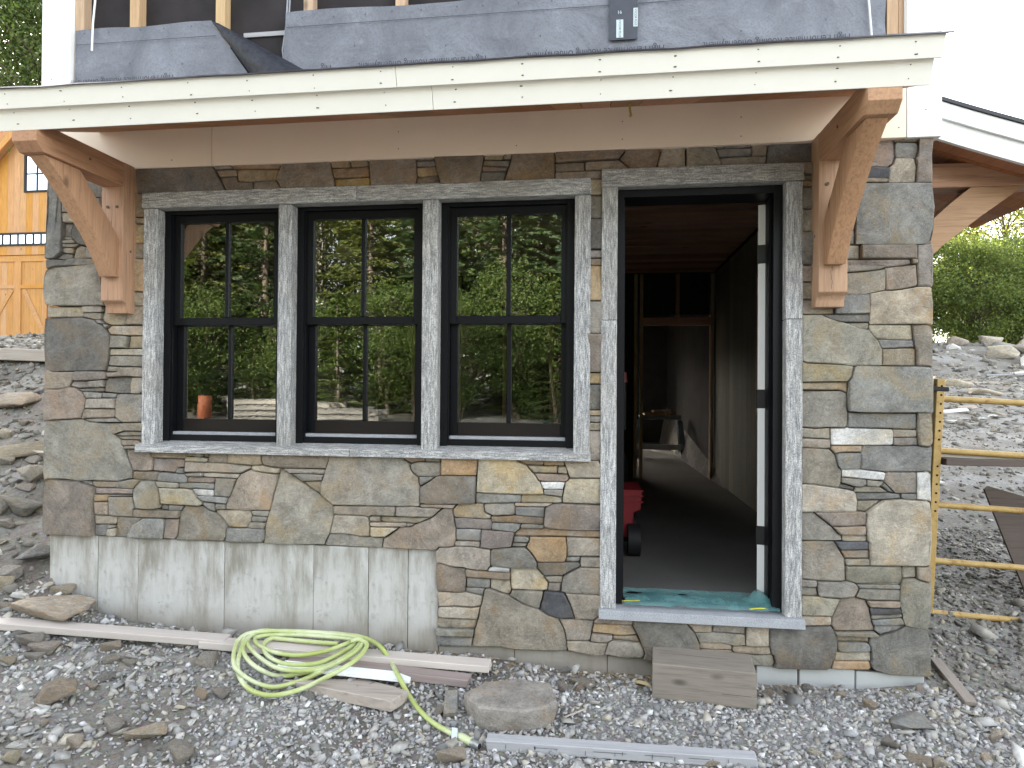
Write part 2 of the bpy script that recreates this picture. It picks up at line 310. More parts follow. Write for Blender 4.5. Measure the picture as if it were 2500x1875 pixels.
def leaf_mat(name, c, trans=.35):
    m = M(name, .55, .3); ge = m.new("ShaderNodeNewGeometry"); a = m.ramp(ge.outputs["Random Per Island"], [(0, sc(c, .55)), (.5, c), (1, (c[0]*1.7, c[1]*1.4, c[2]*1.1))]); m.col(a)
    tl = m.new("ShaderNodeBsdfTranslucent"); m.l.new(m.mix(.5, a, (c[0]*2.2, c[1]*1.9, c[2]*.7)), tl.inputs[0]); mx = m.new("ShaderNodeMixShader"); mx.inputs[0].default_value = trans
    m.l.new(m.b.outputs[0], mx.inputs[1]); m.l.new(tl.outputs[0], mx.inputs[2]); m.l.new(mx.outputs[0], m.n["Material Output"].inputs[0]); return m.m
LEAF_A = leaf_mat("leaf_mid_green", (.065, .105, .028)); LEAF_E = leaf_mat("leaf_sunny_green", (.115, .165, .05), .5); LEAF_F = leaf_mat("leaf_pale_yellow_green", (.16, .19, .05), .5); LEAF_G = leaf_mat("needle_olive_green", (.075, .098, .030), .3); LEAF_B = leaf_mat("leaf_yellow_green", (.10, .125, .025)); LEAF_C = leaf_mat("needle_dark_green", (.040, .070, .028), .22); LEAF_D = leaf_mat("needle_blue_green", (.036, .066, .038), .22)
BARK = wood_mat("bark", (.13, .105, .085), 'z', .5, 1.3, knots=False, rough=.95); BIRCH = wood_mat("birch_bark", (.55, .52, .47), 'z', .5, 1.1, rough=.9)

# ------------------------------------------------------------------ measured layout (metres / millimetres on the wall plane)
ROCKS= [('l', -2.912, -0.167, 0.387, 0.387, 0.111), ('t', -2.978, -0.035, 0.436, 0.13, 0.079), ('t', -3.097, 0.015, 0.475, 0.038, 0.047), ('u', -3.316, 0.11, 0.553, 0.195, 0.17), ('g', -3.294, -0.047, 0.502, 0.145, 0.117), ('l', -3.243, -0.153, 0.468, 0.077, 0.127), ('g', -3.141, -0.252, 0.412, 0.088, 0.055), ('u', -2.936, -0.361, 0.325, 0.091, 0.038), ('g', -2.84, -0.389, 0.286, 0.135, 0.094), ('g', -2.746, -0.393, 0.266, 0.153, 0.083), ('g', -2.755, -0.449, 0.25, 0.098, 0.053), ('t', -2.85, -0.514, 0.243, 0.09, 0.054), ('t', -2.446, -0.327, 0.252, 0.092, 0.069), ('g', -2.385, -0.391, 0.233, 0.088, 0.041), ('g', -2.279, -0.403, 0.224, 0.061, 0.041), ('u', -2.309, -0.517, 0.201, 0.078, 0.057), ('t', -2.333, -0.578, 0.189, 0.073, 0.046), ('t', -2.421, -0.684, 0.174, 0.208, 0.149), ('g', -1.917, -0.326, 0.222, 0.092, 0.086), ('g', -1.987, -0.336, 0.223, 0.057, 0.049), ('w', -2.192, -0.371, 0.226, 0.086, 0.029), ('t', -1.798, -0.552, 0.175, 0.076, 0.059), ('g', -1.709, -0.545, 0.174, 0.089, 0.068), ('u', -1.31, -0.511, 0.175, 0.071, 0.049), ('w', -2.143, -0.761, 0.157, 0.039, 0.023), ('g', -2.004, -0.846, 0.15, 0.093, 0.081), ('l', -2.058, -0.993, 0.151, 0.054, 0.082), ('l', -1.852, -0.859, 0.146, 0.153, 0.068), ('g', -1.597, -0.992, 0.14, 0.139, 0.093), ('l', -2.221, -1.112, 0.156, 0.066, 0.06), ('w', -2.284, -1.017, 0.157, 0.082, 0.025), ('t', -2.316, -0.864, 0.158, 0.035, 0.038), ('w', -2.333, -0.903, 0.158, 0.05, 0.019), ('t', -0.559, -0.834, 0.13, 0.11, 0.076), ('g', -0.688, -0.528, 0.162, 0.056, 0.056), ('p', -0.597, -0.058, 0.222, 0.057, 0.027), ('u', -0.155, -0.08, 0.188, 0.068, 0.041), ('g', -0.065, -0.17, 0.176, 0.137, 0.044), ('b', -0.077, -0.239, 0.172, 0.053, 0.049), ('g', -0.15, -0.258, 0.176, 0.049, 0.07), ('u', 1.012, -0.066, 0.166, 0.053, 0.047), ('l', 1.144, -0.013, 0.171, 0.036, 0.026), ('t', 1.519, -0.045, 0.183, 0.047, 0.056), ('g', 0.917, -0.103, 0.162, 0.053, 0.043), ('l', 1.135, -0.136, 0.168, 0.048, 0.046), ('w', 1.462, -0.11, 0.179, 0.068, 0.034), ('u', 1.341, -0.346, 0.16, 0.185, 0.053), ('t', 1.654, -0.408, 0.159, 0.092, 0.049), ('w', 1.517, -0.404, 0.159, 0.046, 0.038), ('l', 1.534, -0.554, 0.145, 0.05, 0.05), ('t', 1.265, -0.591, 0.14, 0.087, 0.047), ('l', 1.337, -0.597, 0.14, 0.064, 0.05), ('g', 1.189, -0.508, 0.145, 0.079, 0.042), ('l', 0.958, -0.604, 0.137, 0.059, 0.036), ('l', 0.879, -0.581, 0.138, 0.048, 0.041), ('t', 1.23, -0.224, 0.166, 0.061, 0.067), ('l', 0.449, -0.715, 0.132, 0.075, 0.035), ('l', -5.003, 1.684, 1.41, 0.331, 0.171), ('g', -4.693, 1.451, 1.284, 0.081, 0.068), ('l', -4.686, 1.272, 1.194, 0.111, 0.111), ('g', -4.659, 1.364, 1.24, 0.08, 0.053), ('t', -4.288, 1.033, 1.063, 0.362, 0.13), ('g', -4.146, 0.979, 1.032, 0.122, 0.067), ('b', -4.087, 1.003, 1.043, 0.067, 0.092), ('g', -4.301, 0.896, 0.994, 0.108, 0.084), ('l', -3.95, 0.764, 0.918, 0.232, 0.168), ('u', -4.022, 0.705, 0.89, 0.092, 0.074), ('g', -3.905, 0.665, 0.867, 0.125, 0.057), ('d', -3.761, 0.512, 0.786, 0.25, 0.131), ('g', -3.895, 0.475, 0.771, 0.108, 0.19), ('g', -3.743, 0.357, 0.707, 0.115, 0.073), ('w', -4.337, 1.286, 1.192, 0.059, 0.059), ('l', -5.92, 2.552, 1.873, 0.251, 0.059), ('w', -5.752, 2.645, 1.915, 0.211, 0.042), ('g', -6.124, 2.707, 1.953, 0.172, 0.043), ('l', 9.007, 14.261, 1.75, 0.617, 0.268), ('t', 8.691, 12.634, 1.563, 0.651, 0.205), ('g', 7.159, 11.266, 1.406, 0.343, 0.154), ('w', 6.554, 9.6, 1.214, 0.416, 0.091), ('u', 6.213, 8.732, 1.114, 0.317, 0.085), ('g', 6.161, 9.228, 1.171, 0.177, 0.118), ('w', 5.953, 8.54, 1.092, 0.195, 0.083), ('w', 6.904, 9.101, 1.157, 0.202, 0.058), ('w', 6.653, 8.944, 1.139, 0.143, 0.057), ('w', 3.716, 4.277, 0.594, 0.089, 0.036), ('g', 3.766, 3.441, 0.498, 0.055, 0.024), ('t', 7.132, 10.306, 1.295, 0.319, 0.112)]
HOSE_A= [(-1.294, -0.192, 0.304), (-1.399, -0.19, 0.304), (-1.593, -0.179, 0.305), (-1.657, -0.179, 0.305), (-1.671, -0.225, 0.299), (-1.644, -0.282, 0.29), (-1.584, -0.341, 0.279), (-1.498, -0.379, 0.271), (-1.409, -0.385, 0.27), (-1.322, -0.361, 0.275), (-1.263, -0.299, 0.287), (-1.214, -0.222, 0.304), (-1.203, -0.18, 0.312), (-1.241, -0.153, 0.316), (-1.387, -0.138, 0.313), (-1.529, -0.136, 0.313), (-1.678, -0.152, 0.31), (-1.735, -0.178, 0.307), (-1.727, -0.217, 0.302), (-1.676, -0.26, 0.296), (-1.585, -0.302, 0.289), (-1.496, -0.317, 0.286), (-1.412, -0.309, 0.288), (-1.329, -0.271, 0.295), (-1.256, -0.219, 0.31), (-1.207, -0.162, 0.32), (-1.227, -0.136, 0.323), (-1.324, -0.122, 0.318), (-1.537, -0.12, 0.317), (-1.72, -0.14, 0.314), (-1.766, -0.194, 0.315), (-1.751, -0.25, 0.307), (-1.697, -0.309, 0.298), (-1.61, -0.368, 0.279), (-1.517, -0.418, 0.268), (-1.436, -0.436, 0.264), (-1.361, -0.431, 0.265), (-1.296, -0.404, 0.27), (-1.24, -0.355, 0.28), (-1.186, -0.294, 0.303), (-1.171, -0.22, 0.316), (-1.185, -0.175, 0.324), (-1.258, -0.146, 0.329), (-1.541, -0.111, 0.32), (-1.748, -0.129, 0.317), (-1.783, -0.196, 0.321), (-1.765, -0.269, 0.31), (-1.709, -0.355, 0.296), (-1.638, -0.421, 0.283), (-1.573, -0.448, 0.265), (-1.537, -0.404, 0.224), (-1.47, -0.407, 0.223), (-1.397, -0.382, 0.228), (-1.288, -0.422, 0.269), (-1.226, -0.358, 0.282), (-1.165, -0.296, 0.308), (-1.155, -0.218, 0.322), (-1.185, -0.175, 0.331), (-1.326, -0.116, 0.324), (-1.611, -0.114, 0.322), (-1.763, -0.179, 0.329), (-1.794, -0.249, 0.321), (-1.766, -0.339, 0.305), (-1.724, -0.42, 0.29), (-1.672, -0.486, 0.278), (-1.635, -0.465, 0.232), (-1.569, -0.477, 0.212), (-1.49, -0.493, 0.208), (-1.43, -0.473, 0.212), (-1.364, -0.424, 0.222), (-1.27, -0.434, 0.269)]
HOSE_B= [(-1.214, -0.224, 0.334), (-1.18, -0.205, 0.336), (-1.138, -0.219, 0.33), (-1.121, -0.26, 0.321), (-1.129, -0.339, 0.305), (-1.168, -0.421, 0.288), (-1.216, -0.486, 0.274), (-1.301, -0.477, 0.225), (-1.363, -0.532, 0.214), (-1.428, -0.563, 0.208), (-1.495, -0.566, 0.207), (-1.578, -0.536, 0.213), (-1.656, -0.473, 0.225), (-1.683, -0.456, 0.277), (-1.737, -0.335, 0.299), (-1.763, -0.217, 0.317), (-1.741, -0.143, 0.325), (-1.618, -0.131, 0.326), (-1.478, -0.125, 0.327), (-1.358, -0.124, 0.326), (-1.214, -0.135, 0.325), (-1.127, -0.165, 0.317), (-1.054, -0.218, 0.304), (-1.0, -0.24, 0.247), (-0.905, -0.416, 0.26), (-0.851, -0.45, 0.201), (-0.767, -0.552, 0.18), (-0.684, -0.626, 0.167), (-0.611, -0.671, 0.16), (-0.561, -0.697, 0.156), (-0.515, -0.724, 0.152)]
STONES = """
u -3044,2877 -3039,2870 -3033,2448 -3038,2433 -3037,2365 -3087,2332 -3138,2330 -3144,2337 -3134,2594 -3132,2856 -3129,2870 -3117,2879
g -3029,2680 -3032,2875 -2798,2868 -2783,2859 -2780,2850 -2778,2715 -2797,2693 -2800,2673
p -2799,2663 -2797,2596 -2801,2588 -3022,2593 -3029,2596 -3031,2667 -3028,2673 -2806,2667
l -2796,2533 -2802,2529 -2876,2528 -3026,2535 -3031,2542 -3032,2584 -3022,2589 -2803,2582 -2797,2575
g -3029,2461 -3029,2528 -2966,2527 -2981,2497 -2984,2461 -2994,2458
d -2797,2400 -2884,2400 -2930,2409 -2977,2456 -2975,2492 -2958,2523 -2855,2525 -2798,2522
t -2977,2443 -2981,2440 -3020,2438 -3026,2441 -3028,2450 -3022,2454 -2989,2453
t -3031,2431 -2968,2436 -2950,2420 -2957,2415 -3024,2414 -3029,2417
l -3032,2403 -3027,2410 -2944,2412 -2938,2407 -2962,2394 -3027,2394
l -2965,2387 -2973,2360 -3011,2360 -3031,2366 -3029,2388 -3011,2391
n -2972,2335 -2955,2388 -2931,2402 -2899,2396 -2897,2360 -2901,2332 -2956,2331
g -2891,2394 -2798,2392 -2794,2384 -2796,2332 -2819,2312 -2845,2328 -2892,2331
g -3074,2331 -3031,2357 -2978,2352 -2981,2333 -3008,2324
d -3009,2316 -3017,2296 -3034,2286 -3088,2286 -3130,2271 -3139,2276 -3143,2318 -3140,2324 -3089,2326 -3021,2320
g -3018,2286 -3000,2320 -2971,2327 -2850,2324 -2828,2304 -2830,2298 -2850,2284
g -2763,2057 -3087,2060 -3133,2066 -3146,2124 -3147,2169 -3142,2232 -3131,2262 -3080,2281 -2844,2280 -2820,2297 -2812,2294 -2791,2273
b -2513,2554 -2520,2551 -2788,2559 -2792,2566 -2792,2689 -2775,2705 -2765,2707 -2600,2702 -2574,2683 -2530,2680 -2514,2662
o -2791,2549 -2784,2554 -2517,2546 -2512,2542 -2512,2514 -2514,2511 -2582,2518 -2783,2526 -2791,2531
o -2514,2408 -2521,2406 -2786,2412 -2790,2419 -2790,2518 -2781,2521 -2732,2520 -2525,2509 -2514,2500
b -2514,2398 -2512,2327 -2515,2320 -2789,2327 -2789,2400 -2786,2406 -2520,2401
o -2511,2128 -2530,2133 -2766,2137 -2786,2278 -2810,2301 -2809,2310 -2791,2321 -2513,2314
o -2767,2129 -2528,2127 -2512,2116 -2511,2050 -2531,2054 -2753,2057 -2759,2066
t -2902,2000 -2910,1995 -3130,1992 -3134,1999 -3134,2057 -3119,2060 -3093,2055 -2909,2053
t -2780,2047 -2780,2025 -2790,2020 -2892,2018 -2900,2028 -2900,2048 -2895,2053 -2787,2052
l -2897,2009 -2894,2013 -2876,2016 -2797,2015 -2789,2013 -2787,2006 -2795,1983 -2827,1981 -2889,1993
g -2816,1975 -2790,1977 -2772,1955 -2805,1960
t -2734,1945 -2753,1930 -2767,1947 -2763,1951
l -2631,2049 -2629,1984 -2645,1950 -2719,1947 -2760,1957 -2775,1967 -2784,1989 -2774,2022 -2773,2050
t -2636,1950 -2624,1979 -2623,2049 -2534,2050 -2515,2041 -2512,1962 -2516,1950
d -3134,1986 -2902,1990 -2830,1975 -2810,1956 -2777,1946 -2739,1896 -2734,1866 -2733,1822 -2738,1810 -2740,1759 -2748,1720 -2759,1691 -3079,1686 -3126,1698 -3132,1709 -3139,1808 -3140,1914
l -2747,1924 -2722,1942 -2520,1943 -2515,1939 -2514,1884 -2534,1888 -2640,1889 -2726,1894 -2738,1906
n -2618,1881 -2631,1818 -2726,1818 -2730,1887 -2660,1886
g -2622,1818 -2608,1883 -2537,1883 -2518,1875 -2516,1824 -2519,1817
l -2515,1780 -2523,1775 -2727,1778 -2734,1780 -2733,1805 -2731,1810 -2723,1812 -2521,1812 -2516,1807
n -2741,1722 -2734,1767 -2727,1773 -2522,1771 -2515,1766 -2514,1715 -2519,1711 -2661,1713 -2734,1717
t -2753,1685 -2741,1712 -2706,1712 -2676,1707 -2681,1688 -2686,1685
b -2738,1657 -2740,1676 -2678,1681 -2670,1705 -2665,1708 -2554,1708 -2519,1706 -2514,1701 -2514,1658 -2519,1653 -2622,1659 -2734,1653
t -2966,1679 -2969,1635 -2990,1597 -3042,1585 -3130,1580 -3136,1596 -3137,1657 -3125,1689 -3112,1689 -3087,1681 -2973,1681
p -2744,1663 -2747,1653 -2760,1641 -2810,1635 -2938,1632 -2958,1636 -2964,1646 -2958,1680 -2939,1684 -2767,1684 -2750,1675
p -2866,1596 -2892,1591 -2930,1590 -2974,1599 -2978,1603 -2961,1629 -2874,1628 -2867,1623
g -2860,1596 -2858,1627 -2769,1635 -2762,1633 -2767,1597 -2794,1594 -2853,1593
d -2923,1584 -2773,1591 -2767,1590 -2766,1582 -2768,1573 -2773,1571 -2850,1570 -2893,1572
d -2761,1569 -2756,1633 -2742,1646 -2647,1655 -2593,1649 -2601,1613 -2598,1569 -2601,1561 -2671,1561
g -2515,1647 -2513,1600 -2516,1571 -2543,1561 -2591,1562 -2596,1609 -2584,1648 -2561,1650
b -3134,1397 -3138,1410 -3142,1492 -3137,1544 -3129,1571 -3034,1581 -2977,1594 -2936,1585 -2925,1576 -2903,1568 -2879,1523 -2883,1475 -2906,1419 -3073,1408
g -2779,1563 -2784,1536 -2806,1533 -2857,1535 -2872,1531 -2886,1546 -2895,1565 -2871,1567
u -2686,1558 -2693,1540 -2699,1536 -2767,1536 -2775,1543 -2770,1563
l -2694,1529 -2699,1477 -2867,1474 -2877,1479 -2872,1520 -2859,1529 -2701,1532
t -2693,1437 -2700,1425 -2874,1420 -2889,1414 -2898,1417 -2880,1465 -2874,1469 -2701,1471 -2695,1467
g -2513,1564 -2514,1403 -2641,1398 -2688,1426 -2691,1513 -2681,1552 -2656,1557 -2537,1556
g -2877,1413 -2868,1416 -2695,1420 -2678,1415 -2658,1400 -2812,1398 -2862,1403
n -2513,1393 -2515,1352 -2638,1352 -2704,1332 -2716,1338 -2749,1390 -2520,1397
n -2592,1086 -2665,1067 -2861,1067 -2928,1063 -2998,1070 -3060,1071 -3109,1069 -3132,1059 -3139,1095 -3144,1233 -3140,1342 -3131,1390 -3067,1404 -2910,1412 -2885,1408 -2865,1398 -2759,1390 -2721,1333 -2698,1326 -2688,1315 -2661,1299 -2654,1269 -2643,1259 -2620,1196 -2588,1128
g -2690,1330 -2630,1347 -2517,1347 -2512,1340 -2514,1321 -2532,1326 -2658,1322 -2685,1326
g -2679,1317 -2532,1321 -2516,1313 -2514,1297 -2526,1285 -2550,1302 -2642,1301
t -2536,1282 -2564,1270 -2644,1269 -2649,1274 -2652,1294 -2650,1297 -2557,1298
t -2637,1259 -2629,1266 -2559,1266 -2536,1275 -2531,1270 -2534,1264 -2551,1252 -2629,1249
b -2468,1131 -2517,1126 -2580,1129 -2615,1201 -2627,1242 -2611,1246 -2544,1248 -2521,1264 -2479,1260 -2485,1239 -2468,1196 -2465,1171
b -2586,1086 -2581,1119 -2577,1122 -2470,1124 -2432,1123 -2425,1118 -2434,1080 -2439,1076 -2524,1078 -2574,1081
u -2249,1076 -2258,1071 -2292,1070 -2406,1074 -2426,1076 -2428,1080 -2417,1119 -2399,1122 -2269,1115 -2250,1099
p -2815,753 -2872,750 -3079,752 -3110,754 -3120,760 -3126,771 -3133,870 -3133,1020 -3127,1052 -3099,1065 -2959,1062 -2918,1058 -2888,1044 -2817,1024 -2815,884 -2817,829 -2824,796 -2823,771
g -2908,1060 -2846,1059 -2841,1042 -2847,1040 -2875,1046
b -2838,1055 -2833,1060 -2761,1062 -2690,1062 -2685,1057 -2688,1037 -2693,1030 -2730,1028 -2811,1029 -2834,1038
g -2683,1032 -2677,1061 -2589,1078 -2552,1076 -2540,1072 -2579,1030
p -2576,1007 -2578,1000 -2585,998 -2804,992 -2809,996 -2809,1017 -2807,1022 -2799,1024 -2583,1025 -2577,1022
p -2719,986 -2712,989 -2583,993 -2574,989 -2712,982
o -2725,986 -2727,961 -2733,955 -2801,952 -2808,955 -2806,986 -2732,989
t -2728,948 -2730,877 -2792,876 -2808,879 -2809,945
g -2720,976 -2577,980 -2560,922 -2575,911 -2578,871 -2670,870 -2721,875
n -2409,927 -2427,920 -2482,916 -2550,919 -2570,975 -2571,1023 -2530,1072 -2484,1074 -2452,1072 -2444,1068 -2423,1032 -2411,986
t -2683,865 -2682,838 -2690,824 -2804,820 -2811,822 -2809,872 -2703,869
u -2729,819 -2741,756 -2780,753 -2808,757 -2817,773 -2815,813 -2776,818
t -2682,816 -2687,808 -2720,802 -2724,805 -2719,817
l -2733,757 -2734,775 -2726,794 -2683,802 -2681,771 -2687,758
g -2518,863 -2578,827 -2604,777 -2607,756 -2679,756 -2676,864 -2642,867
u -2599,758 -2599,773 -2573,822 -2507,863 -2406,865 -2384,861 -2386,800 -2395,754 -2587,753
b -2291,907 -2296,879 -2302,871 -2529,868 -2566,869 -2571,874 -2570,906 -2557,913 -2507,910 -2416,916 -2397,911 -2298,912
b -2299,865 -2306,775 -2326,754 -2386,755 -2377,863
b -2252,1255 -2259,1239 -2263,1208 -2267,1203 -2277,1200 -2460,1203 -2478,1239 -2471,1255 -2463,1258 -2275,1259
o -2256,1215 -2254,1236 -2244,1254 -2212,1254 -2212,1216
o -2204,1255 -2166,1255 -2164,1225 -2168,1215 -2204,1216
o -2113,1254 -2125,1215 -2144,1212 -2157,1215 -2158,1255
n -2130,1203 -2133,1190 -2142,1187 -2249,1189 -2265,1194 -2252,1209 -2191,1211 -2135,1207
p -2273,1193 -2278,1153 -2315,1150 -2325,1123 -2461,1130 -2463,1191 -2460,1198 -2304,1197
g -2316,1122 -2309,1146 -2277,1146 -2278,1121
b -2126,1190 -2114,1234 -2104,1252 -2016,1253 -2009,1250 -2011,1190 -2014,1184 -2107,1185
o -2003,1250 -1970,1254 -1815,1252 -1818,1234 -1816,1205 -1807,1181 -1835,1175 -2002,1184 -2006,1190
b -1811,1238 -1807,1248 -1800,1250 -1438,1253 -1432,1250 -1425,1229 -1447,1167 -1692,1163 -1768,1171 -1798,1179 -1811,1208
l -1872,1170 -1881,1155 -1940,1128 -2170,1129 -2263,1125 -2273,1130 -2271,1172 -2268,1184 -2264,1186 -1993,1179
t -2261,1119 -2173,1125 -2162,1121 -2160,1112 -2165,1106 -2243,1105
l -2155,1118 -2150,1123 -2092,1124 -1944,1122 -1957,1103 -1966,1099 -2136,1103 -2154,1106
b -2243,1096 -2236,1101 -2109,1099 -2091,1096 -2089,1088 -2092,1075 -2097,1072 -2238,1073 -2243,1078
u -2299,1058 -2294,1065 -2241,1069 -2138,1069 -2097,1067 -2092,1063 -2091,1052 -2094,1039 -2099,1036 -2211,1040 -2230,1036 -2296,1040
n -2435,1068 -2424,1071 -2307,1066 -2305,1042 -2339,1039 -2420,1042
g -1968,1093 -2003,999 -2018,996 -2087,999 -2089,1034 -2083,1096 -1980,1096
l -2161,953 -2173,944 -2397,948 -2402,955 -2406,991 -2417,1034 -2403,1037 -2250,1034 -2226,1029 -2217,1024 -2197,991 -2162,965
w -2218,1034 -2096,1031 -2094,1003 -2103,998 -2193,1002 -2201,1008
u -2191,995 -2174,998 -2030,993 -2014,989 -2021,962 -2029,959 -2153,970 -2170,978
g -2154,963 -2091,958 -2086,920 -2092,917 -2118,923 -2154,948
t -2027,930 -2034,927 -2077,927 -2084,935 -2082,954 -2068,958 -2028,953
g -2361,939 -2366,918 -2405,919 -2399,943
g -2268,939 -2285,916 -2350,915 -2357,920 -2352,942
n -2313,752 -2312,758 -2299,774 -2287,898 -2258,938 -2173,939 -2157,942 -2121,918 -2085,907 -2044,879 -2017,832 -2018,777 -2033,756 -2303,748
t -1871,1156 -1863,1172 -1804,1174 -1772,1166 -1711,1162 -1707,1159 -1714,1137 -1725,1133 -1784,1136 -1839,1144 -1860,1149
t -2019,930 -2022,943 -2008,991 -1997,996 -1961,1089 -1934,1123 -1876,1149 -1858,1142 -1805,1134 -1742,1130 -1719,1126 -1730,1069 -1745,1023 -1750,961 -1767,930 -1954,927
t -2080,917 -2073,921 -1890,924 -1871,896 -1875,870 -1892,833 -1932,829 -2008,832 -2037,881 -2074,906
n -1876,921 -1832,924 -1775,924 -1771,920 -1778,898 -1784,895 -1862,899
n -1781,887 -1786,871 -1791,868 -1860,865 -1870,872 -1867,889 -1860,894 -1796,892
t -1882,838 -1871,861 -1789,860 -1792,839 -1796,833 -1857,834
u -2023,754 -2013,773 -2013,804 -2008,826 -1929,825 -1874,831 -1805,829 -1793,822 -1791,776 -1807,756 -1993,750
g -1796,752 -1797,758 -1785,774 -1788,827 -1785,851 -1765,920 -1745,957 -1740,1018 -1700,1157 -1686,1156 -1521,1048 -1474,1023 -1432,992 -1404,966 -1401,906 -1423,821 -1445,782 -1455,756 -1709,750
g -1447,1158 -1451,1142 -1458,1137 -1643,1137 -1653,1140 -1679,1160 -1453,1162
n -1634,1131 -1570,1135 -1455,1131 -1470,1102 -1574,1095 -1587,1100
n -1570,1089 -1471,1096 -1474,1032 -1510,1048
n -925,982 -933,979 -1054,975 -1400,972 -1465,1025 -1468,1031 -1469,1073 -1464,1095 -1445,1141 -1420,1227 -1426,1250 -1420,1253 -1332,1255 -1029,1253 -1032,1231 -984,1201 -975,1164 -954,1142 -935,1129 -934,1109 -925,1079
o -902,1250 -902,1222 -905,1217 -939,1215 -973,1206 -999,1217 -1028,1237 -1022,1250 -1018,1252 -908,1252
t -815,1218 -822,1215 -894,1216 -897,1250 -891,1253 -818,1251
n -977,1196 -965,1203 -935,1210 -818,1210 -812,1181 -815,1151 -819,1146 -841,1137 -936,1138 -949,1146 -971,1168
g -851,1134 -868,1118 -905,1096 -919,1090 -923,1093 -928,1111 -927,1132
o -810,1249 -773,1253 -625,1251 -615,1226 -622,1154 -628,1151 -806,1148 -809,1151
d -919,997 -919,1080 -864,1113 -842,1132 -812,1143 -632,1146 -622,1143 -629,1007 -632,1002 -880,993
b -731,992 -744,975 -751,973 -795,976 -908,975 -918,979 -918,989 -913,990
b -1398,962 -1391,967 -1072,972 -1058,969 -1056,955 -1063,924 -1187,923 -1203,916 -1230,923 -1393,923
g -810,970 -853,930 -866,923 -1024,921 -1055,925 -1051,966 -1047,970 -958,975 -915,971
t -1417,821 -1393,918 -1235,919 -1217,917 -1204,908 -1195,824 -1197,817 -1203,812 -1240,809 -1312,820
t -1140,894 -1146,891 -1193,890 -1197,910 -1185,918 -1142,917
t -873,918 -924,893 -946,888 -1128,890 -1132,892 -1135,905 -1134,915 -1128,918
l -995,877 -997,871 -1022,867 -1152,863 -1190,865 -1193,879 -1192,884 -1187,886 -1035,886 -998,885
g -956,882 -986,872 -990,879 -986,886
l -1043,860 -1110,813 -1174,810 -1183,812 -1190,820 -1188,859
g -1447,756 -1440,778 -1422,811 -1417,814 -1316,815 -1245,805 -1204,806 -1193,810 -1165,804 -1122,805 -1129,755 -1133,750 -1426,750 -1444,752
t -1124,753 -1120,791 -1115,804 -1096,813 -1033,860 -984,867 -957,875 -873,910 -849,925 -797,971 -750,966 -751,954 -733,866 -732,810 -737,776 -767,768 -820,766 -837,750 -844,748 -1086,749
l -270,1063 -276,1060 -374,1057 -568,1058 -621,1062 -611,1213 -611,1232 -616,1250 -539,1253 -410,1251 -407,1227 -358,1204 -332,1171 -316,1157 -298,1129 -289,1123 -273,1082
o -405,1243 -402,1249 -397,1250 -264,1251 -270,1237 -274,1213 -282,1210 -360,1211 -401,1231
o -162,1211 -186,1208 -264,1210 -268,1213 -269,1221 -266,1233 -256,1250 -180,1250 -166,1230
t -350,1204 -203,1205 -199,1201 -199,1185 -201,1174 -205,1172 -321,1171
t -149,1172 -154,1169 -195,1173 -193,1202 -167,1204 -158,1201 -153,1195
b -314,1165 -167,1166 -147,1164 -141,1148 -149,1134 -165,1128 -270,1128 -293,1132
w -283,1123 -205,1125 -167,1124 -162,1120 -171,1091 -264,1090 -272,1094
g -267,1083 -226,1087 -173,1086 -170,1082 -175,1055 -181,1052 -261,1061 -265,1065
t -170,1251 -59,1255 -35,1237 11,1238 14,1227 31,1216 31,1155 25,1152 -132,1149
l -170,1021 -170,1054 -156,1124 -145,1130 -136,1142 25,1148 31,1145 32,1027 29,1017 -164,1019
u -388,1052 -389,1019 -394,1014 -583,1003 -620,1006 -624,1010 -623,1053 -620,1056
n -175,1023 -177,1019 -200,1016 -378,1013 -384,1017 -385,1042 -378,1053 -259,1056 -177,1047
l -227,1012 -249,1000 -263,997 -412,994 -418,1005 -412,1009
l -546,929 -551,925 -565,923 -731,927 -741,936 -744,965 -718,994 -635,996 -618,1001 -590,999 -586,995 -578,955 -548,941
g -580,989 -578,997 -572,1000 -425,1008 -417,985 -417,954 -427,947 -530,940 -573,958
u -412,988 -406,990 -264,992 -265,948 -273,944 -407,950 -412,956
b -541,932 -537,936 -496,936 -395,946 -288,941 -270,939 -267,935 -269,910 -275,906 -532,908 -536,910
p 30,891 25,889 -65,885 -211,887 -256,892 -262,896 -265,910 -257,989 -253,994 -216,1010 -183,1014 28,1011 30,1006
p -737,919 -696,923 -624,919 -544,920 -541,911 -541,876 -548,869 -578,867 -726,869 -732,888
u -537,869 -537,899 -532,903 -429,905 -389,901 -392,880 -414,861
g -267,893 -273,887 -322,885 -379,885 -385,891 -381,901 -354,903 -271,901
b 31,853 25,849 -56,846 -228,846 -377,841 -413,842 -417,845 -413,855 -381,881 -271,882 -258,887 -216,882 -83,881 27,884 31,880
u -728,862 -702,865 -600,864 -597,856 -598,810 -603,807 -629,806 -725,807 -728,813
l -730,795 -728,800 -721,802 -603,802 -600,801 -601,783 -603,779 -610,776 -642,780 -723,779 -729,781
p -421,855 -437,784 -543,770 -596,776 -590,864 -429,860
g -345,835 -345,815 -352,808 -415,807 -425,811 -419,836
t -354,801 -362,786 -429,786 -426,803
o -156,841 -150,796 -150,752 -152,736 -163,716 -270,711 -298,713 -328,757 -354,783 -348,802 -341,810 -338,837
t -150,838 -144,841 29,844 31,839 31,754 26,751 -142,745 -145,750
t -833,744 -815,762 -763,764 -723,774 -645,775 -549,765 -544,758 -545,681 -554,673 -561,658 -615,656 -663,661 -690,668 -746,668 -807,684 -830,684 -833,690
d -304,681 -312,678 -453,676 -534,682 -542,694 -542,741 -538,762 -529,769 -475,775 -365,781 -343,765 -319,735 -302,705
g -81,738 -82,723 -87,719 -154,718 -146,740 -85,742
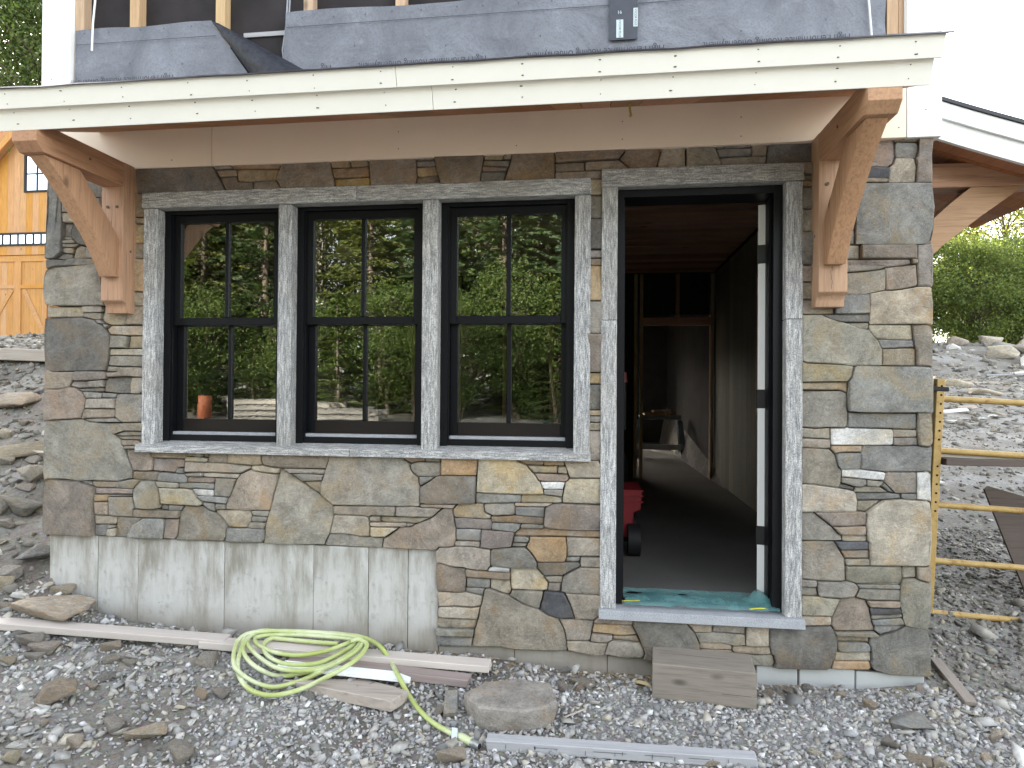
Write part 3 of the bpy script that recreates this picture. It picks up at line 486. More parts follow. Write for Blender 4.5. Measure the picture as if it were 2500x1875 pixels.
n -76,740 -70,743 29,746 32,741 32,697 -73,697 -77,719
d -80,709 -83,697 -168,649 -260,643 -299,683 -297,706 -293,708 -93,715 -83,712
b -831,678 -813,680 -737,662 -678,661 -680,645 -674,609 -679,542 -693,537 -734,535 -826,537 -832,580
b -442,615 -448,611 -667,616 -673,625 -676,651 -670,657 -622,652 -572,654 -550,651 -447,651 -442,647
w -444,660 -447,656 -464,655 -546,655 -553,659 -547,671 -524,677 -447,672
u -548,564 -567,560 -668,563 -671,571 -669,609 -656,612 -552,608 -548,604
l -542,605 -530,609 -443,605 -436,562 -442,542 -450,538 -479,544 -541,562
g -673,555 -667,558 -599,559 -580,557 -578,554 -584,530 -587,526 -668,539 -673,543
l -439,671 -300,673 -268,639 -246,609 -244,599 -248,568 -275,563 -428,563 -433,571 -437,609
t -257,636 -191,643 -169,642 -172,617 -182,612 -238,611
p -177,605 -181,566 -214,564 -243,568 -237,605 -182,608
n -173,567 -172,606 -163,642 -124,667 -78,692 17,694 29,689 31,567 28,562 -150,563
n -438,536 -428,558 -292,561 -271,559 -269,555 -286,484 -291,476 -362,494
k -109,432 -183,428 -240,444 -283,468 -262,556 -256,560 -228,561 -162,559 -130,496 -109,439
t -153,558 28,556 31,551 28,466 12,446 -8,430 -99,430 -126,501
t -587,519 -592,476 -599,470 -638,461 -723,463 -819,455 -825,514 -824,528 -820,531 -710,530 -676,536
l -821,409 -819,445 -806,452 -727,458 -646,454 -599,463 -610,408 -616,400 -799,399 -816,403
n -615,391 -625,353 -630,350 -805,341 -823,348 -825,352 -822,399 -779,394 -620,395
u -628,342 -633,312 -639,307 -825,305 -829,309 -828,343 -808,336 -635,346
u -635,301 -641,258 -645,253 -816,245 -829,256 -829,296 -825,301 -671,303
n -143,270 -153,265 -195,258 -252,255 -420,256 -504,266 -586,257 -635,255 -636,266 -623,339 -603,412 -594,463 -586,479 -573,550 -566,555 -545,557 -499,543 -447,533 -366,489 -296,471 -244,439 -191,425 -161,371 -147,309
g -180,422 -112,427 -11,424 -10,417 -18,394 -27,330 -40,324 -144,321 -156,375
t -142,313 -136,316 -40,320 -21,315 57,315 60,312 42,259 -19,250 -135,268 -142,291
b -5,416 -5,425 34,462 191,457 186,444 186,420 182,415 3,412
l 208,365 149,355 94,354 84,358 -13,363 -16,375 -8,408 180,411 186,407
t 86,348 84,335 59,319 22,317 -24,321 -19,351 -13,358 81,353
t 90,346 96,350 154,351 206,358 222,332 209,330 96,336
t 48,259 66,317 92,331 223,324 229,318 245,272 235,255 228,252 152,248
d 196,455 218,458 451,453 453,430 490,390 512,340 517,302 516,269 497,251 283,243 246,245 241,252 251,274 214,367 190,412 190,440
t 456,448 463,453 580,455 573,436 572,404 557,399 492,396 458,433
g 577,406 577,432 589,453 722,454 742,452 734,434 732,399 581,402
n 496,389 592,399 732,394 736,344 680,339 620,351 518,345
t 671,320 666,315 605,312 524,311 520,315 517,335 520,339 529,342 620,347 669,335
l 741,343 738,358 738,429 749,451 851,452 850,442 843,430 844,348 777,342
b 676,330 681,334 841,341 849,338 854,313 849,308 814,303 688,301 676,315
n 874,263 864,246 848,243 532,240 513,242 506,249 521,268 522,304 533,308 668,311 673,309 682,297 709,296 814,298 851,304 866,298
p 1204,2845 1210,2852 1217,2853 1376,2844 1407,2840 1421,2802 1425,2742 1414,2709 1388,2692 1219,2703 1216,2722 1204,2739
g 1528,2812 1521,2808 1434,2814 1424,2811 1413,2842 1419,2844 1513,2838 1527,2820
u 1426,2803 1438,2809 1526,2803 1530,2776 1519,2735 1514,2731 1431,2738 1425,2772
p 1589,2608 1525,2611 1520,2616 1523,2691 1517,2725 1524,2735 1534,2772 1532,2821 1522,2836 1527,2841 1587,2836 1596,2826 1588,2740 1591,2645
l 1397,2617 1401,2691 1417,2703 1427,2732 1501,2729 1511,2725 1520,2687 1514,2614
k 1217,2696 1251,2697 1393,2687 1397,2680 1395,2636 1384,2634 1219,2644 1217,2650
t 1217,2634 1218,2639 1223,2640 1369,2633 1388,2630 1391,2624 1387,2617 1379,2614 1225,2620 1218,2623
u 1246,2320 1249,2614 1516,2609 1573,2606 1590,2602 1601,2488 1596,2380 1586,2327 1569,2316 1544,2314
g 1220,2391 1216,2397 1215,2612 1219,2616 1240,2615 1244,2609 1242,2395 1238,2391
g 1240,2386 1242,2380 1240,2321 1215,2320 1201,2336 1202,2365 1218,2387
t 1264,2249 1183,2251 1184,2316 1197,2329 1213,2315 1264,2313
p 1269,2252 1269,2308 1273,2314 1515,2310 1520,2306 1521,2249 1517,2243 1275,2248
p 1591,2322 1596,2273 1597,2116 1591,2106 1580,2112 1529,2111 1530,2152 1524,2247 1525,2308 1572,2311
b 988,2673 988,2708 1000,2722 1041,2723 1059,2738 1196,2733 1213,2716 1213,2666 1209,2662 994,2670
g 1213,2654 1213,2634 1209,2630 994,2638 988,2642 988,2662 992,2666 1208,2658
b 988,2610 988,2630 992,2634 1208,2626 1213,2622 1211,2601 1208,2598 994,2605
g 1211,2591 1212,2498 1209,2492 994,2498 989,2501 988,2595 991,2601 1206,2594
t 989,2491 994,2494 1209,2487 1212,2482 1211,2384 1197,2370 1178,2384 991,2389 989,2395
d 991,2222 990,2383 1174,2380 1180,2378 1192,2366 1193,2336 1178,2316 1179,2244 1185,2225 1181,2219
b 1178,2211 1179,2143 1176,2138 995,2140 990,2142 989,2211 992,2216 1173,2213
t 1178,2131 1179,2079 1175,2053 1005,2053 990,2049 990,2130 992,2135 1173,2133
p 1183,2244 1487,2240 1493,2237 1497,2219 1452,2211 1396,2207 1381,2212 1327,2215 1216,2217 1192,2225
t 1498,2239 1520,2238 1522,2233 1521,2220 1503,2219
n 1381,2206 1377,2201 1359,2195 1312,2189 1198,2181 1185,2182 1183,2185 1183,2211 1190,2219 1213,2213 1324,2211
t 1183,2077 1182,2171 1185,2177 1279,2182 1378,2194 1382,2148 1382,2102 1379,2095 1279,2074 1188,2075
t 1521,2214 1524,2199 1526,2126 1521,2110 1450,2096 1404,2092 1387,2095 1383,2196 1386,2201
l 1312,1930 1309,1944 1309,2071 1311,2077 1380,2090 1408,2088 1454,2092 1528,2106 1578,2107 1588,2100 1596,2027 1596,1930 1590,1920 1567,1928 1317,1928
u 1149,1981 1151,2047 1180,2050 1184,2070 1281,2070 1300,2073 1304,2070 1307,1986 1303,1980 1228,1978 1155,1979
t 1146,2045 1145,1985 1143,1979 1082,1977 998,1978 993,1981 992,2039 1004,2048
d 1097,1974 1302,1976 1305,1971 1305,1944 1304,1939 1298,1938 1185,1939 1133,1950
l 1204,1934 1302,1934 1307,1930 1303,1908 1298,1905 1259,1911
n 1361,1731 1355,1729 1237,1727 1203,1732 1024,1740 1009,1743 995,1750 993,1973 1088,1973 1129,1946 1192,1934 1256,1907 1303,1899 1308,1888 1341,1849 1363,1804
l 1308,1913 1311,1922 1315,1924 1497,1922 1500,1918 1504,1891 1506,1856 1501,1853 1425,1854 1342,1858 1311,1893
u 1511,1816 1368,1810 1361,1817 1346,1852 1366,1854 1421,1850 1505,1849 1510,1843
t 1366,1729 1368,1800 1370,1806 1472,1810 1508,1810 1517,1805 1518,1733 1515,1726 1371,1727
b 1585,1718 1579,1718 1571,1725 1529,1725 1522,1728 1521,1808 1514,1824 1514,1845 1505,1911 1507,1922 1567,1924 1583,1916 1588,1904 1591,1893 1591,1839 1588,1723
n 1232,1720 1223,1673 1206,1651 997,1647 992,1650 993,1745 1020,1736 1201,1728 1228,1724
u 1589,1504 1391,1501 1269,1501 1217,1505 1211,1532 1211,1592 1214,1616 1213,1646 1227,1669 1238,1718 1250,1724 1472,1723 1565,1721 1582,1713 1590,1662
o 991,1639 997,1643 1205,1646 1208,1642 1210,1618 1208,1601 1203,1598 1178,1608 995,1609 992,1613
g 993,1603 1175,1604 1204,1592 1209,1578 1207,1530 1210,1504 1205,1431 1194,1424 1114,1425 1080,1421 993,1425
u 1524,1426 1518,1421 1472,1420 1396,1425 1221,1425 1213,1429 1211,1435 1213,1496 1218,1500 1265,1497 1518,1498 1522,1494
t 1528,1500 1579,1501 1588,1496 1590,1366 1584,1349 1566,1340 1536,1344 1530,1355 1526,1392 1526,1494
n 993,1417 1007,1420 1065,1415 1127,1421 1129,1374 1122,1369 995,1374 992,1379
t 993,1366 1017,1369 1125,1365 1128,1359 1126,1326 1105,1323 995,1327 992,1333
w 1413,1351 1404,1344 1136,1339 1132,1345 1132,1411 1137,1419 1198,1420 1208,1425 1220,1421 1409,1419 1415,1406
t 1522,1413 1522,1390 1514,1384 1424,1382 1417,1386 1418,1416 1421,1418 1517,1417
p 1416,1344 1419,1378 1522,1381 1525,1375 1527,1345 1447,1341
o 1273,1335 1271,1315 1266,1308 1194,1306 1161,1303 1151,1298 1130,1321 1130,1333 1134,1335 1268,1338
u 1265,1229 1178,1227 1168,1236 1157,1274 1155,1293 1166,1300 1263,1303 1266,1296
u 1270,1229 1270,1298 1278,1335 1283,1340 1404,1340 1445,1337 1526,1341 1563,1334 1583,1343 1588,1339 1583,1217 1568,1223 1530,1219 1382,1215 1277,1225
n 994,1321 1025,1323 1122,1319 1150,1290 1165,1232 1177,1219 1179,1212 1178,1166 1169,1133 1058,1147 992,1151 990,1311
w 1183,1221 1262,1224 1289,1219 1372,1212 1380,1207 1372,1174 1317,1176 1186,1187
n 1182,1178 1187,1182 1288,1175 1292,1171 1294,1152 1279,1142 1268,1139 1243,1141 1183,1158
l 1372,1167 1369,1160 1352,1143 1304,1144 1297,1147 1297,1171 1300,1173
d 1241,1132 1236,1123 1178,1133 1174,1137 1176,1150 1181,1152 1194,1150 1237,1137
n 1520,1119 1513,1116 1430,1115 1378,1168 1385,1208 1397,1213 1518,1215
d 1420,1116 1396,1120 1363,1146 1376,1160 1379,1161
w 1583,1077 1570,1084 1525,1087 1523,1207 1525,1214 1568,1218 1583,1209 1585,1084
l 1247,1023 1242,1021 994,1011 991,1017 992,1143 1012,1146 1054,1143 1177,1128 1236,1117 1244,1104 1251,1070
n 1388,1119 1380,1116 1248,1112 1242,1116 1248,1136 1270,1135 1292,1142 1359,1139
u 1452,1088 1393,1081 1257,1075 1253,1079 1248,1104 1253,1109 1399,1114 1425,1109 1448,1109
u 1455,1108 1460,1110 1519,1111 1520,1087 1503,1084 1464,1087 1455,1095
t 1364,1075 1300,1021 1263,1021 1252,1026 1254,1059 1258,1070
l 1581,778 1562,768 1316,761 1314,832 1309,842 1310,872 1302,883 1295,917 1295,996 1298,1015 1375,1076 1458,1084 1499,1080 1565,1080 1580,1071 1587,998 1589,896
p 1060,1009 1255,1018 1291,1016 1293,1012 1291,957 1225,948 1139,946
t 1146,940 1287,950 1291,947 1291,911 1284,907 1182,904 1171,911
l 1297,884 1295,880 1288,877 1194,876 1190,878 1188,897 1195,902 1291,903 1295,901
n 1186,878 1180,875 1089,872 993,871 993,1006 1052,1010 1136,941 1168,907 1182,897
k 1157,869 1300,875 1306,870 1306,854 1304,841 1299,838 1183,831 1168,845
b 1182,826 1216,831 1306,834 1310,828 1310,797 1305,794 1202,791
g 1310,787 1310,765 1307,761 1209,757 1204,761 1203,782 1207,786 1305,791
n 993,865 1074,869 1150,868 1199,782 1201,686 1189,679 1084,676 1012,681 995,688
n 1204,746 1206,751 1211,753 1453,761 1457,757 1459,703 1451,681 1444,676 1253,672 1206,686
n 1462,760 1519,761 1522,748 1520,713 1464,706 1461,730
n 1586,696 1571,694 1527,707 1525,761 1567,764 1577,771 1584,771
d 857,447 984,464 1004,452 1020,450 1135,458 1151,435 1166,385 1163,374 1164,341 1154,331 1149,303 1131,257 1118,246 894,238 872,241 870,244 878,258 878,267 870,303 859,307 855,336 849,348 847,427
g 1073,649 1063,643 993,642 991,681 1021,675 1068,674 1073,669
g 1076,604 1050,600 1006,602 993,596 991,635 1016,638 1070,638
n 1077,669 1082,671 1189,674 1203,680 1244,670 1252,664 1258,648 1241,608 1183,598 1098,599 1083,604 1080,610 1076,642
u 1257,665 1413,673 1446,672 1448,662 1446,656 1441,654 1269,650 1264,652
n 1249,612 1261,642 1266,646 1443,650 1448,647 1446,603 1443,599 1296,596 1252,607
n 1576,468 1502,475 1479,480 1475,484 1466,509 1465,531 1459,539 1459,552 1450,594 1452,670 1464,699 1478,705 1518,707 1533,699 1587,688 1590,559
n 1174,592 1137,509 1037,505 994,507 993,587 1005,597 1081,599 1111,593
l 1136,467 1129,462 1026,455 1009,456 994,468 994,498 1022,502 1132,504 1136,498
b 1332,449 1236,440 1163,436 1156,438 1141,462 1140,500 1180,591 1196,597 1245,603 1294,590 1310,556 1323,485 1331,465
o 1450,572 1446,567 1433,563 1317,561 1308,572 1301,590 1442,595 1446,593
k 1455,547 1452,539 1437,532 1324,524 1319,528 1315,553 1318,557 1395,557 1448,562
n 1322,514 1326,520 1404,524 1454,533 1459,531 1461,523 1460,517 1332,501 1325,502
u 1326,493 1328,496 1345,499 1452,513 1460,509 1470,485 1430,478 1334,473 1330,475
u 1471,477 1435,454 1363,430 1339,446 1336,465 1341,470
n 1156,430 1330,443 1353,427 1350,423 1320,415 1302,420 1169,415 1161,419
t 1165,408 1170,411 1302,416 1310,412 1311,391 1308,387 1291,392 1175,387 1170,391
u 1315,363 1312,349 1304,345 1180,336 1170,342 1167,375 1172,381 1178,383 1289,387 1308,381
l 1153,296 1158,328 1167,334 1178,332 1312,342 1319,336 1319,300 1161,293
o 1321,267 1311,255 1282,253 1165,249 1143,251 1138,257 1145,281 1151,289 1311,296 1314,293
d 1587,252 1576,244 1403,239 1339,257 1327,268 1320,289 1325,303 1322,340 1317,348 1318,371 1314,381 1316,406 1321,411 1354,419 1439,450 1478,475 1566,466 1575,462 1588,401
d -2036,2672 -2061,2669 -2461,2667 -2506,2669 -2527,2685 -2569,2688 -2590,2709 -2591,2838 -2582,2848 -2574,2850 -2130,2848
g -2120,2849 -2054,2853 -2003,2850 -2001,2845 -2007,2828 -2005,2808 -2098,2805
o -1717,2844 -1728,2802 -1733,2798 -1990,2805 -1996,2806 -1999,2812 -2001,2830 -1990,2850 -1758,2850 -1722,2849
o -2096,2797 -2065,2801 -1985,2800 -1980,2795 -1979,2768 -2076,2764
o -1735,2790 -1750,2741 -1754,2738 -1888,2735 -1963,2738 -1968,2740 -1971,2746 -1975,2779 -1972,2799 -1944,2801 -1743,2793
b -1872,2672 -1947,2669 -2027,2673 -2044,2698 -2073,2757 -2065,2760 -1982,2761 -1978,2758 -1976,2742 -1972,2734 -1884,2730 -1880,2688
b -1875,2730 -1752,2733 -1717,2689 -1724,2677 -1737,2674 -1863,2674 -1875,2692
b -1413,2673 -1494,2670 -1716,2674 -1712,2695 -1743,2734 -1744,2742 -1713,2827 -1712,2846 -1696,2850 -1445,2849 -1434,2794 -1416,2730
o -1437,2846 -1398,2850 -1337,2846 -1327,2826 -1327,2792 -1372,2789 -1426,2792 -1437,2832
t -1329,2848 -1233,2846 -1223,2827 -1223,2795 -1252,2791 -1318,2790 -1322,2831
o -1424,2783 -1227,2788 -1220,2776 -1218,2741 -1220,2737 -1243,2735 -1403,2733 -1413,2739
o -1210,2673 -1237,2669 -1405,2670 -1410,2727 -1220,2732 -1216,2729 -1213,2714
b -1226,2849 -968,2847 -962,2835 -955,2725 -960,2672 -972,2669 -1204,2671 -1215,2759 -1218,2829
t -961,2848 -867,2848 -862,2818 -870,2814 -955,2815
g -957,2808 -861,2810 -855,2785 -857,2781 -881,2779 -950,2780 -955,2784
o -843,2735 -859,2730 -948,2724 -952,2736 -954,2770 -944,2775 -857,2776 -850,2769
b -953,2673 -954,2707 -949,2718 -847,2727 -841,2725 -830,2690 -832,2673 -923,2669
b -859,2845 -824,2849 -654,2848 -605,2845 -596,2827 -605,2741 -609,2730 -612,2673 -823,2674 -825,2694 -838,2733 -857,2818
o -493,2802 -499,2799 -590,2803 -592,2809 -591,2830 -598,2846 -504,2846 -493,2828
o -495,2848 -446,2845 -445,2821 -451,2800 -487,2800 -488,2831
g -598,2769 -596,2789 -590,2798 -455,2791 -461,2765 -468,2760
b -469,2753 -474,2740 -490,2737 -579,2735 -596,2736 -600,2741 -598,2759 -594,2762
d -606,2674 -605,2725 -602,2731 -477,2731 -487,2693 -483,2670 -600,2671
b -476,2674 -482,2691 -463,2752 -457,2761 -445,2798 -439,2847 -248,2847 -231,2844 -222,2822 -225,2673 -245,2670 -424,2670
b 141,2835 133,2817 101,2780 -199,2773 -217,2776 -218,2829 -225,2846 78,2848 131,2846
b -71,2767 -70,2734 -74,2728 -211,2728 -219,2734 -220,2763 -217,2769 -83,2770
b 31,2701 28,2692 14,2685 -41,2685 -61,2668 -215,2671 -219,2676 -219,2720 -215,2724 12,2722 28,2709
b -66,2767 -63,2771 -41,2773 102,2775 148,2736 158,2719 151,2715 41,2709 34,2711 18,2726 -55,2727 -65,2732
b 317,2849 318,2834 295,2747 291,2721 166,2719 154,2738 110,2778 137,2813 147,2836 155,2844
t 299,2721 298,2741 321,2828 323,2849 434,2849 435,2723
n 611,2720 506,2719 441,2722 441,2848 536,2850 576,2847 578,2822 607,2751 612,2731
t 620,2813 587,2814 582,2829 583,2847 611,2849 621,2829
g 756,2847 751,2818 747,2813 643,2812 627,2814 625,2833 617,2851 716,2850
g 753,2807 752,2774 691,2771 604,2771 590,2804 594,2808 659,2810
t 833,2846 834,2827 829,2776 817,2772 759,2774 756,2820 763,2845 773,2848
g 828,2767 826,2740 820,2724 815,2721 620,2719 616,2721 608,2763 610,2766 632,2768 776,2770
d 825,2724 830,2739 840,2847 1024,2849 1047,2848 1056,2839 1055,2749 1051,2740 1039,2728 1000,2728 980,2715 831,2721
o 34,2686 32,2599 -51,2601 -52,2661 -46,2673 -36,2681 16,2680
d 33,2475 19,2480 -50,2483 -51,2594 32,2592
d -49,2477 15,2476 31,2468 33,2326 30,2320 -44,2321 -50,2324 -51,2471
p -50,2315 -44,2317 30,2315 33,2309 33,2272 17,2276 -48,2278
g -50,2270 -44,2273 18,2271 31,2262 31,2240 25,2238 -25,2239 -37,2242 -49,2249
o -50,2242 -31,2235 25,2234 31,2231 32,2061 30,2055 -45,2056 -50,2058
g 32,1887 19,1891 -29,1892 -49,1901 -51,2045 -48,2051 26,2051 32,2048
b -50,1894 -31,1887 16,1887 31,1878 32,1700 29,1693 -45,1692 -50,1694
o -50,1686 29,1687 30,1627 16,1631 -49,1632
d 30,1501 -50,1500 -52,1599 -49,1625 12,1627 28,1620 31,1608
o -52,1490 -45,1494 27,1495 31,1491 32,1474 25,1470 -47,1471 -51,1475
g 31,1439 26,1436 -49,1436 -51,1464 -45,1467 29,1465
t 31,1430 30,1395 -45,1393 -51,1396 -49,1431 26,1432
t 32,1225 18,1231 14,1243 -31,1241 -49,1258 -51,1383 -48,1389 26,1390 32,1388
"""
# ------------------------------------------------------------------ ground
def _lerp(t,pts):
    if t<=pts[0][0]: return pts[0][1]
    for (a,b),(c,d) in zip(pts,pts[1:]):
        if t<=c: return b+(d-b)*(t-a)/(c-a)
    return pts[-1][1]
def _ss(a,b,t):
    t=min(1.,max(0.,(t-a)/(b-a))); return t*t*(3-2*t)
_BASE=((-6,.62),(-3.6,.56),(-3.1,.47),(-2.95,.43),(-2.79,.352),(-2.56,.306),(-2.14,.27),(-1.78,.25),(-1.2,.255),(-.82,.235),(-.43,.215),(.1,.166),(.3,.154),(.82,.16),(1.57,.185),(6,.2))
_BANK=((0,0),(.35,.14),(2.8,1.38),(4.2,1.62),(12,2.12),(30,3.2),(80,5.0),(200,7.))
_RAMP=((0,0),(2,.14),(16,1.75),(20,2.1),(40,3.4),(80,5.),(200,7.))
def ground_z(x,y):
    b=_lerp(x,_BASE); front=.13+.04*min(1.,max(0.,(-x-1.2)/1.6))
    if y<=0:
        z=b+(front-b)*_ss(0,.85,-y)
        if y<-4.5: z+=_lerp(-y,((4.5,0),(12,.62),(30,1.5),(200,4.)))
        return z
    left=_ss(2.75,3.0,-x)
    right=_ss(1.2,1.5,x)
    mid=.15
    return mid*(1-left-right)+left*(b+_lerp(y,_BANK))+right*(b+_lerp(y,_RAMP))

def fine_axis(lo, hi, step, far, growth=1.35):
    a = list(np.arange(lo, hi+1e-6, step)); d = step; x = lo
    left = []
    while x > -far: d *= growth; x -= min(d, 25); left.append(x)
    d = step; x = hi; right = []
    while x < far: d *= growth; x += min(d, 25); right.append(x)
    return left[::-1]+a+right
gx = fine_axis(-5.6, 3.4, .05, 260, 1.12); gy = fine_axis(-1.6, 3.0, .05, 260, 1.12)
V = []; nx = len(gx)
for y in gy:
    for x in gx:
        inside = -3.0 < x < 1.5 and 0.05 < y < 11
        z = ground_z(x, y)
        if not inside:
            near = 1.0 if abs(x) < 8 and abs(y) < 8 else 2.5
            z += .016*near*noise.noise(Vector((x*2.1, y*2.1, 0))) + .010*noise.noise(Vector((x*7, y*7, 3)))
            if y > 0.3 and (x < -3.1 or x > 1.6): z += .05*noise.noise(Vector((x*1.1, y*1.1, 9))) + .03*noise.noise(Vector((x*4, y*4, 5)))
        if 6 < x < 24 and 17 < y < 27:            # the spoil heap at the far end of the yard
            z += 1.75*_ss(18.2, 22, y)*_ss(27, 23.2, y)*(.55+.45*noise.noise(Vector((x*.33, y*.2, 1)))+.18*noise.noise(Vector((x*1.3, y*1.3, 2))))*_ss(6, 10, x)*_ss(24, 20, x)
        V.append((x, y, z))
Fq = [(j*nx+i, j*nx+i+1, (j+1)*nx+i+1, (j+1)*nx+i) for j in range(len(gy)-1) for i in range(nx-1)]
gnd = array_mesh("ground", np.array(V), np.array(Fq), GROUND, 180); go = link(bpy.data.objects.new("ground", gnd)); tag(go, None, kind="structure")
_gs = np.array(V)[:, 2].reshape(len(gy), nx); _gx = np.array(gx); _gy = np.array(gy)
def gz(x, y):
    """height of the built ground sheet"""
    i = min(max(int(np.searchsorted(_gx, x))-1, 0), nx-2); j = min(max(int(np.searchsorted(_gy, y))-1, 0), len(gy)-2)
    u = (x-_gx[i])/(_gx[i+1]-_gx[i]); v = (y-_gy[j])/(_gy[j+1]-_gy[j])
    return float((_gs[j, i]*(1-u)+_gs[j, i+1]*u)*(1-v)+(_gs[j+1, i]*(1-u)+_gs[j+1, i+1]*u)*v)

# ------------------------------------------------------------------ the stone house
H = empty("stone_house"); tag(H, "small stone-faced house under construction with open door and three black windows", "house")
wall = multibox("stone_wall", [(-3.09, -2.44, .03, .30, .70, 2.84), (-2.44, -.117, .03, .30, .70, 1.26), (-2.44, -.117, .03, .30, 2.62, 2.84), (-.117, .10, .03, .30, -.1, 2.84),
                               (-.117-.70, -.117, .03, .30, -.1, .70), (.10, .917, .03, .30, -.1, .44), (.10, .917, .03, .30, 2.65, 2.84), (.917, 1.565, .03, .30, -.1, 2.84)], MORTAR, H)
tag(wall, "dry-laid wall of mixed grey, tan and rust fieldstones")
def make_stone(code, pts):
    cx = sum(p[0] for p in pts)/len(pts); cz = sum(p[1] for p in pts)/len(pts)
    area = 0
    for (a, b), (c, d) in zip(pts, pts[1:]+pts[:1]): area += a*d-c*b
    if area < 0: pts = pts[::-1]; area = -area
    area *= .5; n = len(pts)
    w = max(p[0] for p in pts)-min(p[0] for p in pts); h = max(p[1] for p in pts)-min(p[1] for p in pts)
    edge = max(p[0] for p in pts) > 1.52 or min(p[0] for p in pts) < -3.04
    ins = min(.0065, .15*min(w, h)); yd = rng.uniform(-.026, -.002)-min(.006, area*.08); dp = ins*rng.uniform(.6, 1.3)
    P = [Vector((p[0]-cx, p[1]-cz)) for p in pts]
    P = [p*(1+.0004/max(.02, p.length)) for p in P]
    def inset(d):
        out = []
        for i in range(n):
            a, b, c = P[i-1], P[i], P[(i+1) % n]; e1 = (b-a).normalized(); e2 = (c-b).normalized()
            n1 = Vector((-e1.y, e1.x)); n2 = Vector((-e2.y, e2.x)); m = n1+n2; L = m.length
            m = (m/L if L > .2 else n1); k = d/max(.55, m.dot(n1)); out.append(b+m*k)
        return out
    bm = bmesh.new(); I = inset(ins*.45); J = inset(ins)
    back = [bm.verts.new((p.x, .07 if not edge else .16, p.y)) for p in P]; r0 = [bm.verts.new((p.x, yd+dp, p.y)) for p in P]
    r1 = [bm.verts.new((p.x, yd+dp*.32, p.y)) for p in I]; r2 = [bm.verts.new((p.x, yd, p.y)) for p in J]
    for A, B in ((back, r0), (r0, r1), (r1, r2)):
        for i in range(n): bm.faces.new((A[i], A[(i+1) % n], B[(i+1) % n], B[i]))
    f = bm.faces.new(r2)
    tri = bmesh.ops.triangulate(bm, faces=[f])["faces"]
    cuts = 4 if area > .06 else (3 if area > .02 else (2 if area > .006 else 1))
    ed = list({e for t in tri for e in t.edges if not (e.verts[0] in r2 and e.verts[1] in r2 and len([q for q in e.link_faces if q in tri]) < 2)})
    if cuts and ed: bmesh.ops.subdivide_edges(bm, edges=ed, cuts=cuts, use_grid_fill=True)
    amp = min(.010, .004+area*.07); off = rng.uniform(0, 90); lim = .012/max(w, h, .05); tx, tz = rng.uniform(-1, 1)*min(.05, lim), rng.uniform(-1, 1)*min(.11, lim*1.6)
    for v in bm.verts:
        if v.co.y < yd+dp*.6:
            q = Vector((v.co.x*7+off, v.co.z*7, off)); v.co.y += amp*noise.noise(q)+.45*amp*noise.noise(q*2.7)+.7*amp*(noise.voronoi(q*1.3)[0][0]-.4) + v.co.x*tx + v.co.z*tz
    bmesh.ops.recalc_face_normals(bm, faces=bm.faces[:])
    return area, bm, (cx, 0, cz), code
made = []
for ln in STONES.strip().splitlines():
    p = ln.split(); made.append(make_stone(p[0], [(int(a)/1000, int(b)/1000) for a, b in (q.split(',') for q in p[1:])]))
made.sort(key=lambda t: -t[0])
for area, bm, c, code in made[:300]: bm_obj("stone", bm, STONE[code], wall, c, 24)
bmr = bmesh.new(); mats = list(STONE)
meR = bpy.data.meshes.new("small_stones")
for area, bm, c, code in made[300:]:
    tmp = bpy.data.meshes.new("t"); bmesh.ops.translate(bm, verts=bm.verts[:], vec=c)
    for f in bm.faces: f.material_index = mats.index(code)
    bm.to_mesh(tmp); bm.free(); bmr.from_mesh(tmp); bpy.data.meshes.remove(tmp)
bmr.to_mesh(meR); bmr.free()
for k in mats: meR.materials.append(STONE[k])
finish(meR, None, 38); tag(link(bpy.data.objects.new("small_stones", meR), wall), None, kind="stuff")

# foundation: form panels with a hairline between them, and three blocks at the right
fnd = multibox("foundation", [(-3.10, -.83, .02, .30, -.4, .742), (-.83, 1.57, .034, .30, -.4, .232)], CONC, H)
tag(fnd, "bare poured concrete foundation with form seams and streaks")
for a, b, dy in ((-3.105, -2.804, 0), (-2.801, -2.554, .002), (-2.551, -2.035, -.001), (-2.032, -1.517, .001), (-1.514, -1.209, -.002), (-1.206, -.992, .002), (-.989, -.826, .006)):
    box("concrete_panel", a, b, .004+dy, .05, -.35, .748+rng.uniform(-.003, .003), CONC, fnd, .0015)
for a, b, t in ((-.823, -.42, .268), (-.417, .06, .252), (.063, .42, .238), (.423, .79, .226)): box("concrete_panel", a, b, .014+rng.uniform(0, .004), .06, -.35, t, CONC, fnd, .0015)
for a, b in ((.793, .988), (.996, 1.254), (1.260, 1.570)): box("concrete_block", a, b, .010+rng.uniform(0, .005), .06, -.35, .252-.03*(a-.8), CMU, fnd, .004)

# granite round the windows and the door
gw = multibox("window_surround", [(-2.50, -.06, .04, .07, 2.61, 2.67)], GR_X, H); tag(gw, "split grey granite surround of the triple window")
for a, b in ((-2.53, -1.2815), (-1.2795, -.036)): box("lintel", a, b, -.030-rng.uniform(0, .003), .075, 2.597, 2.684, GR_X, gw, .003, .0015)
for a, b in ((-2.521, -2.44), (-1.722, -1.645), (-.916, -.832), (-.117, -.035)): box("jamb", a, b, -.026, .09, 1.277, 2.5955, GR_Z, gw, .003, .0012)
for a, b in ((-2.545, -1.301), (-1.299, -.030)): prism_x("sill", [(-.048, 1.236), (.08, 1.236), (.08, 1.302), (-.045, 1.2765)], a, b, GR_X, gw, .003)
gd = multibox("door_surround", [(.03, .99, .04, .07, 2.64, 2.71)], GR_X, H); tag(gd, "split grey granite surround of the open doorway")
box("lintel", .018, 1.0, -.032, .075, 2.633, 2.722, GR_X, gd, .003, .0015)
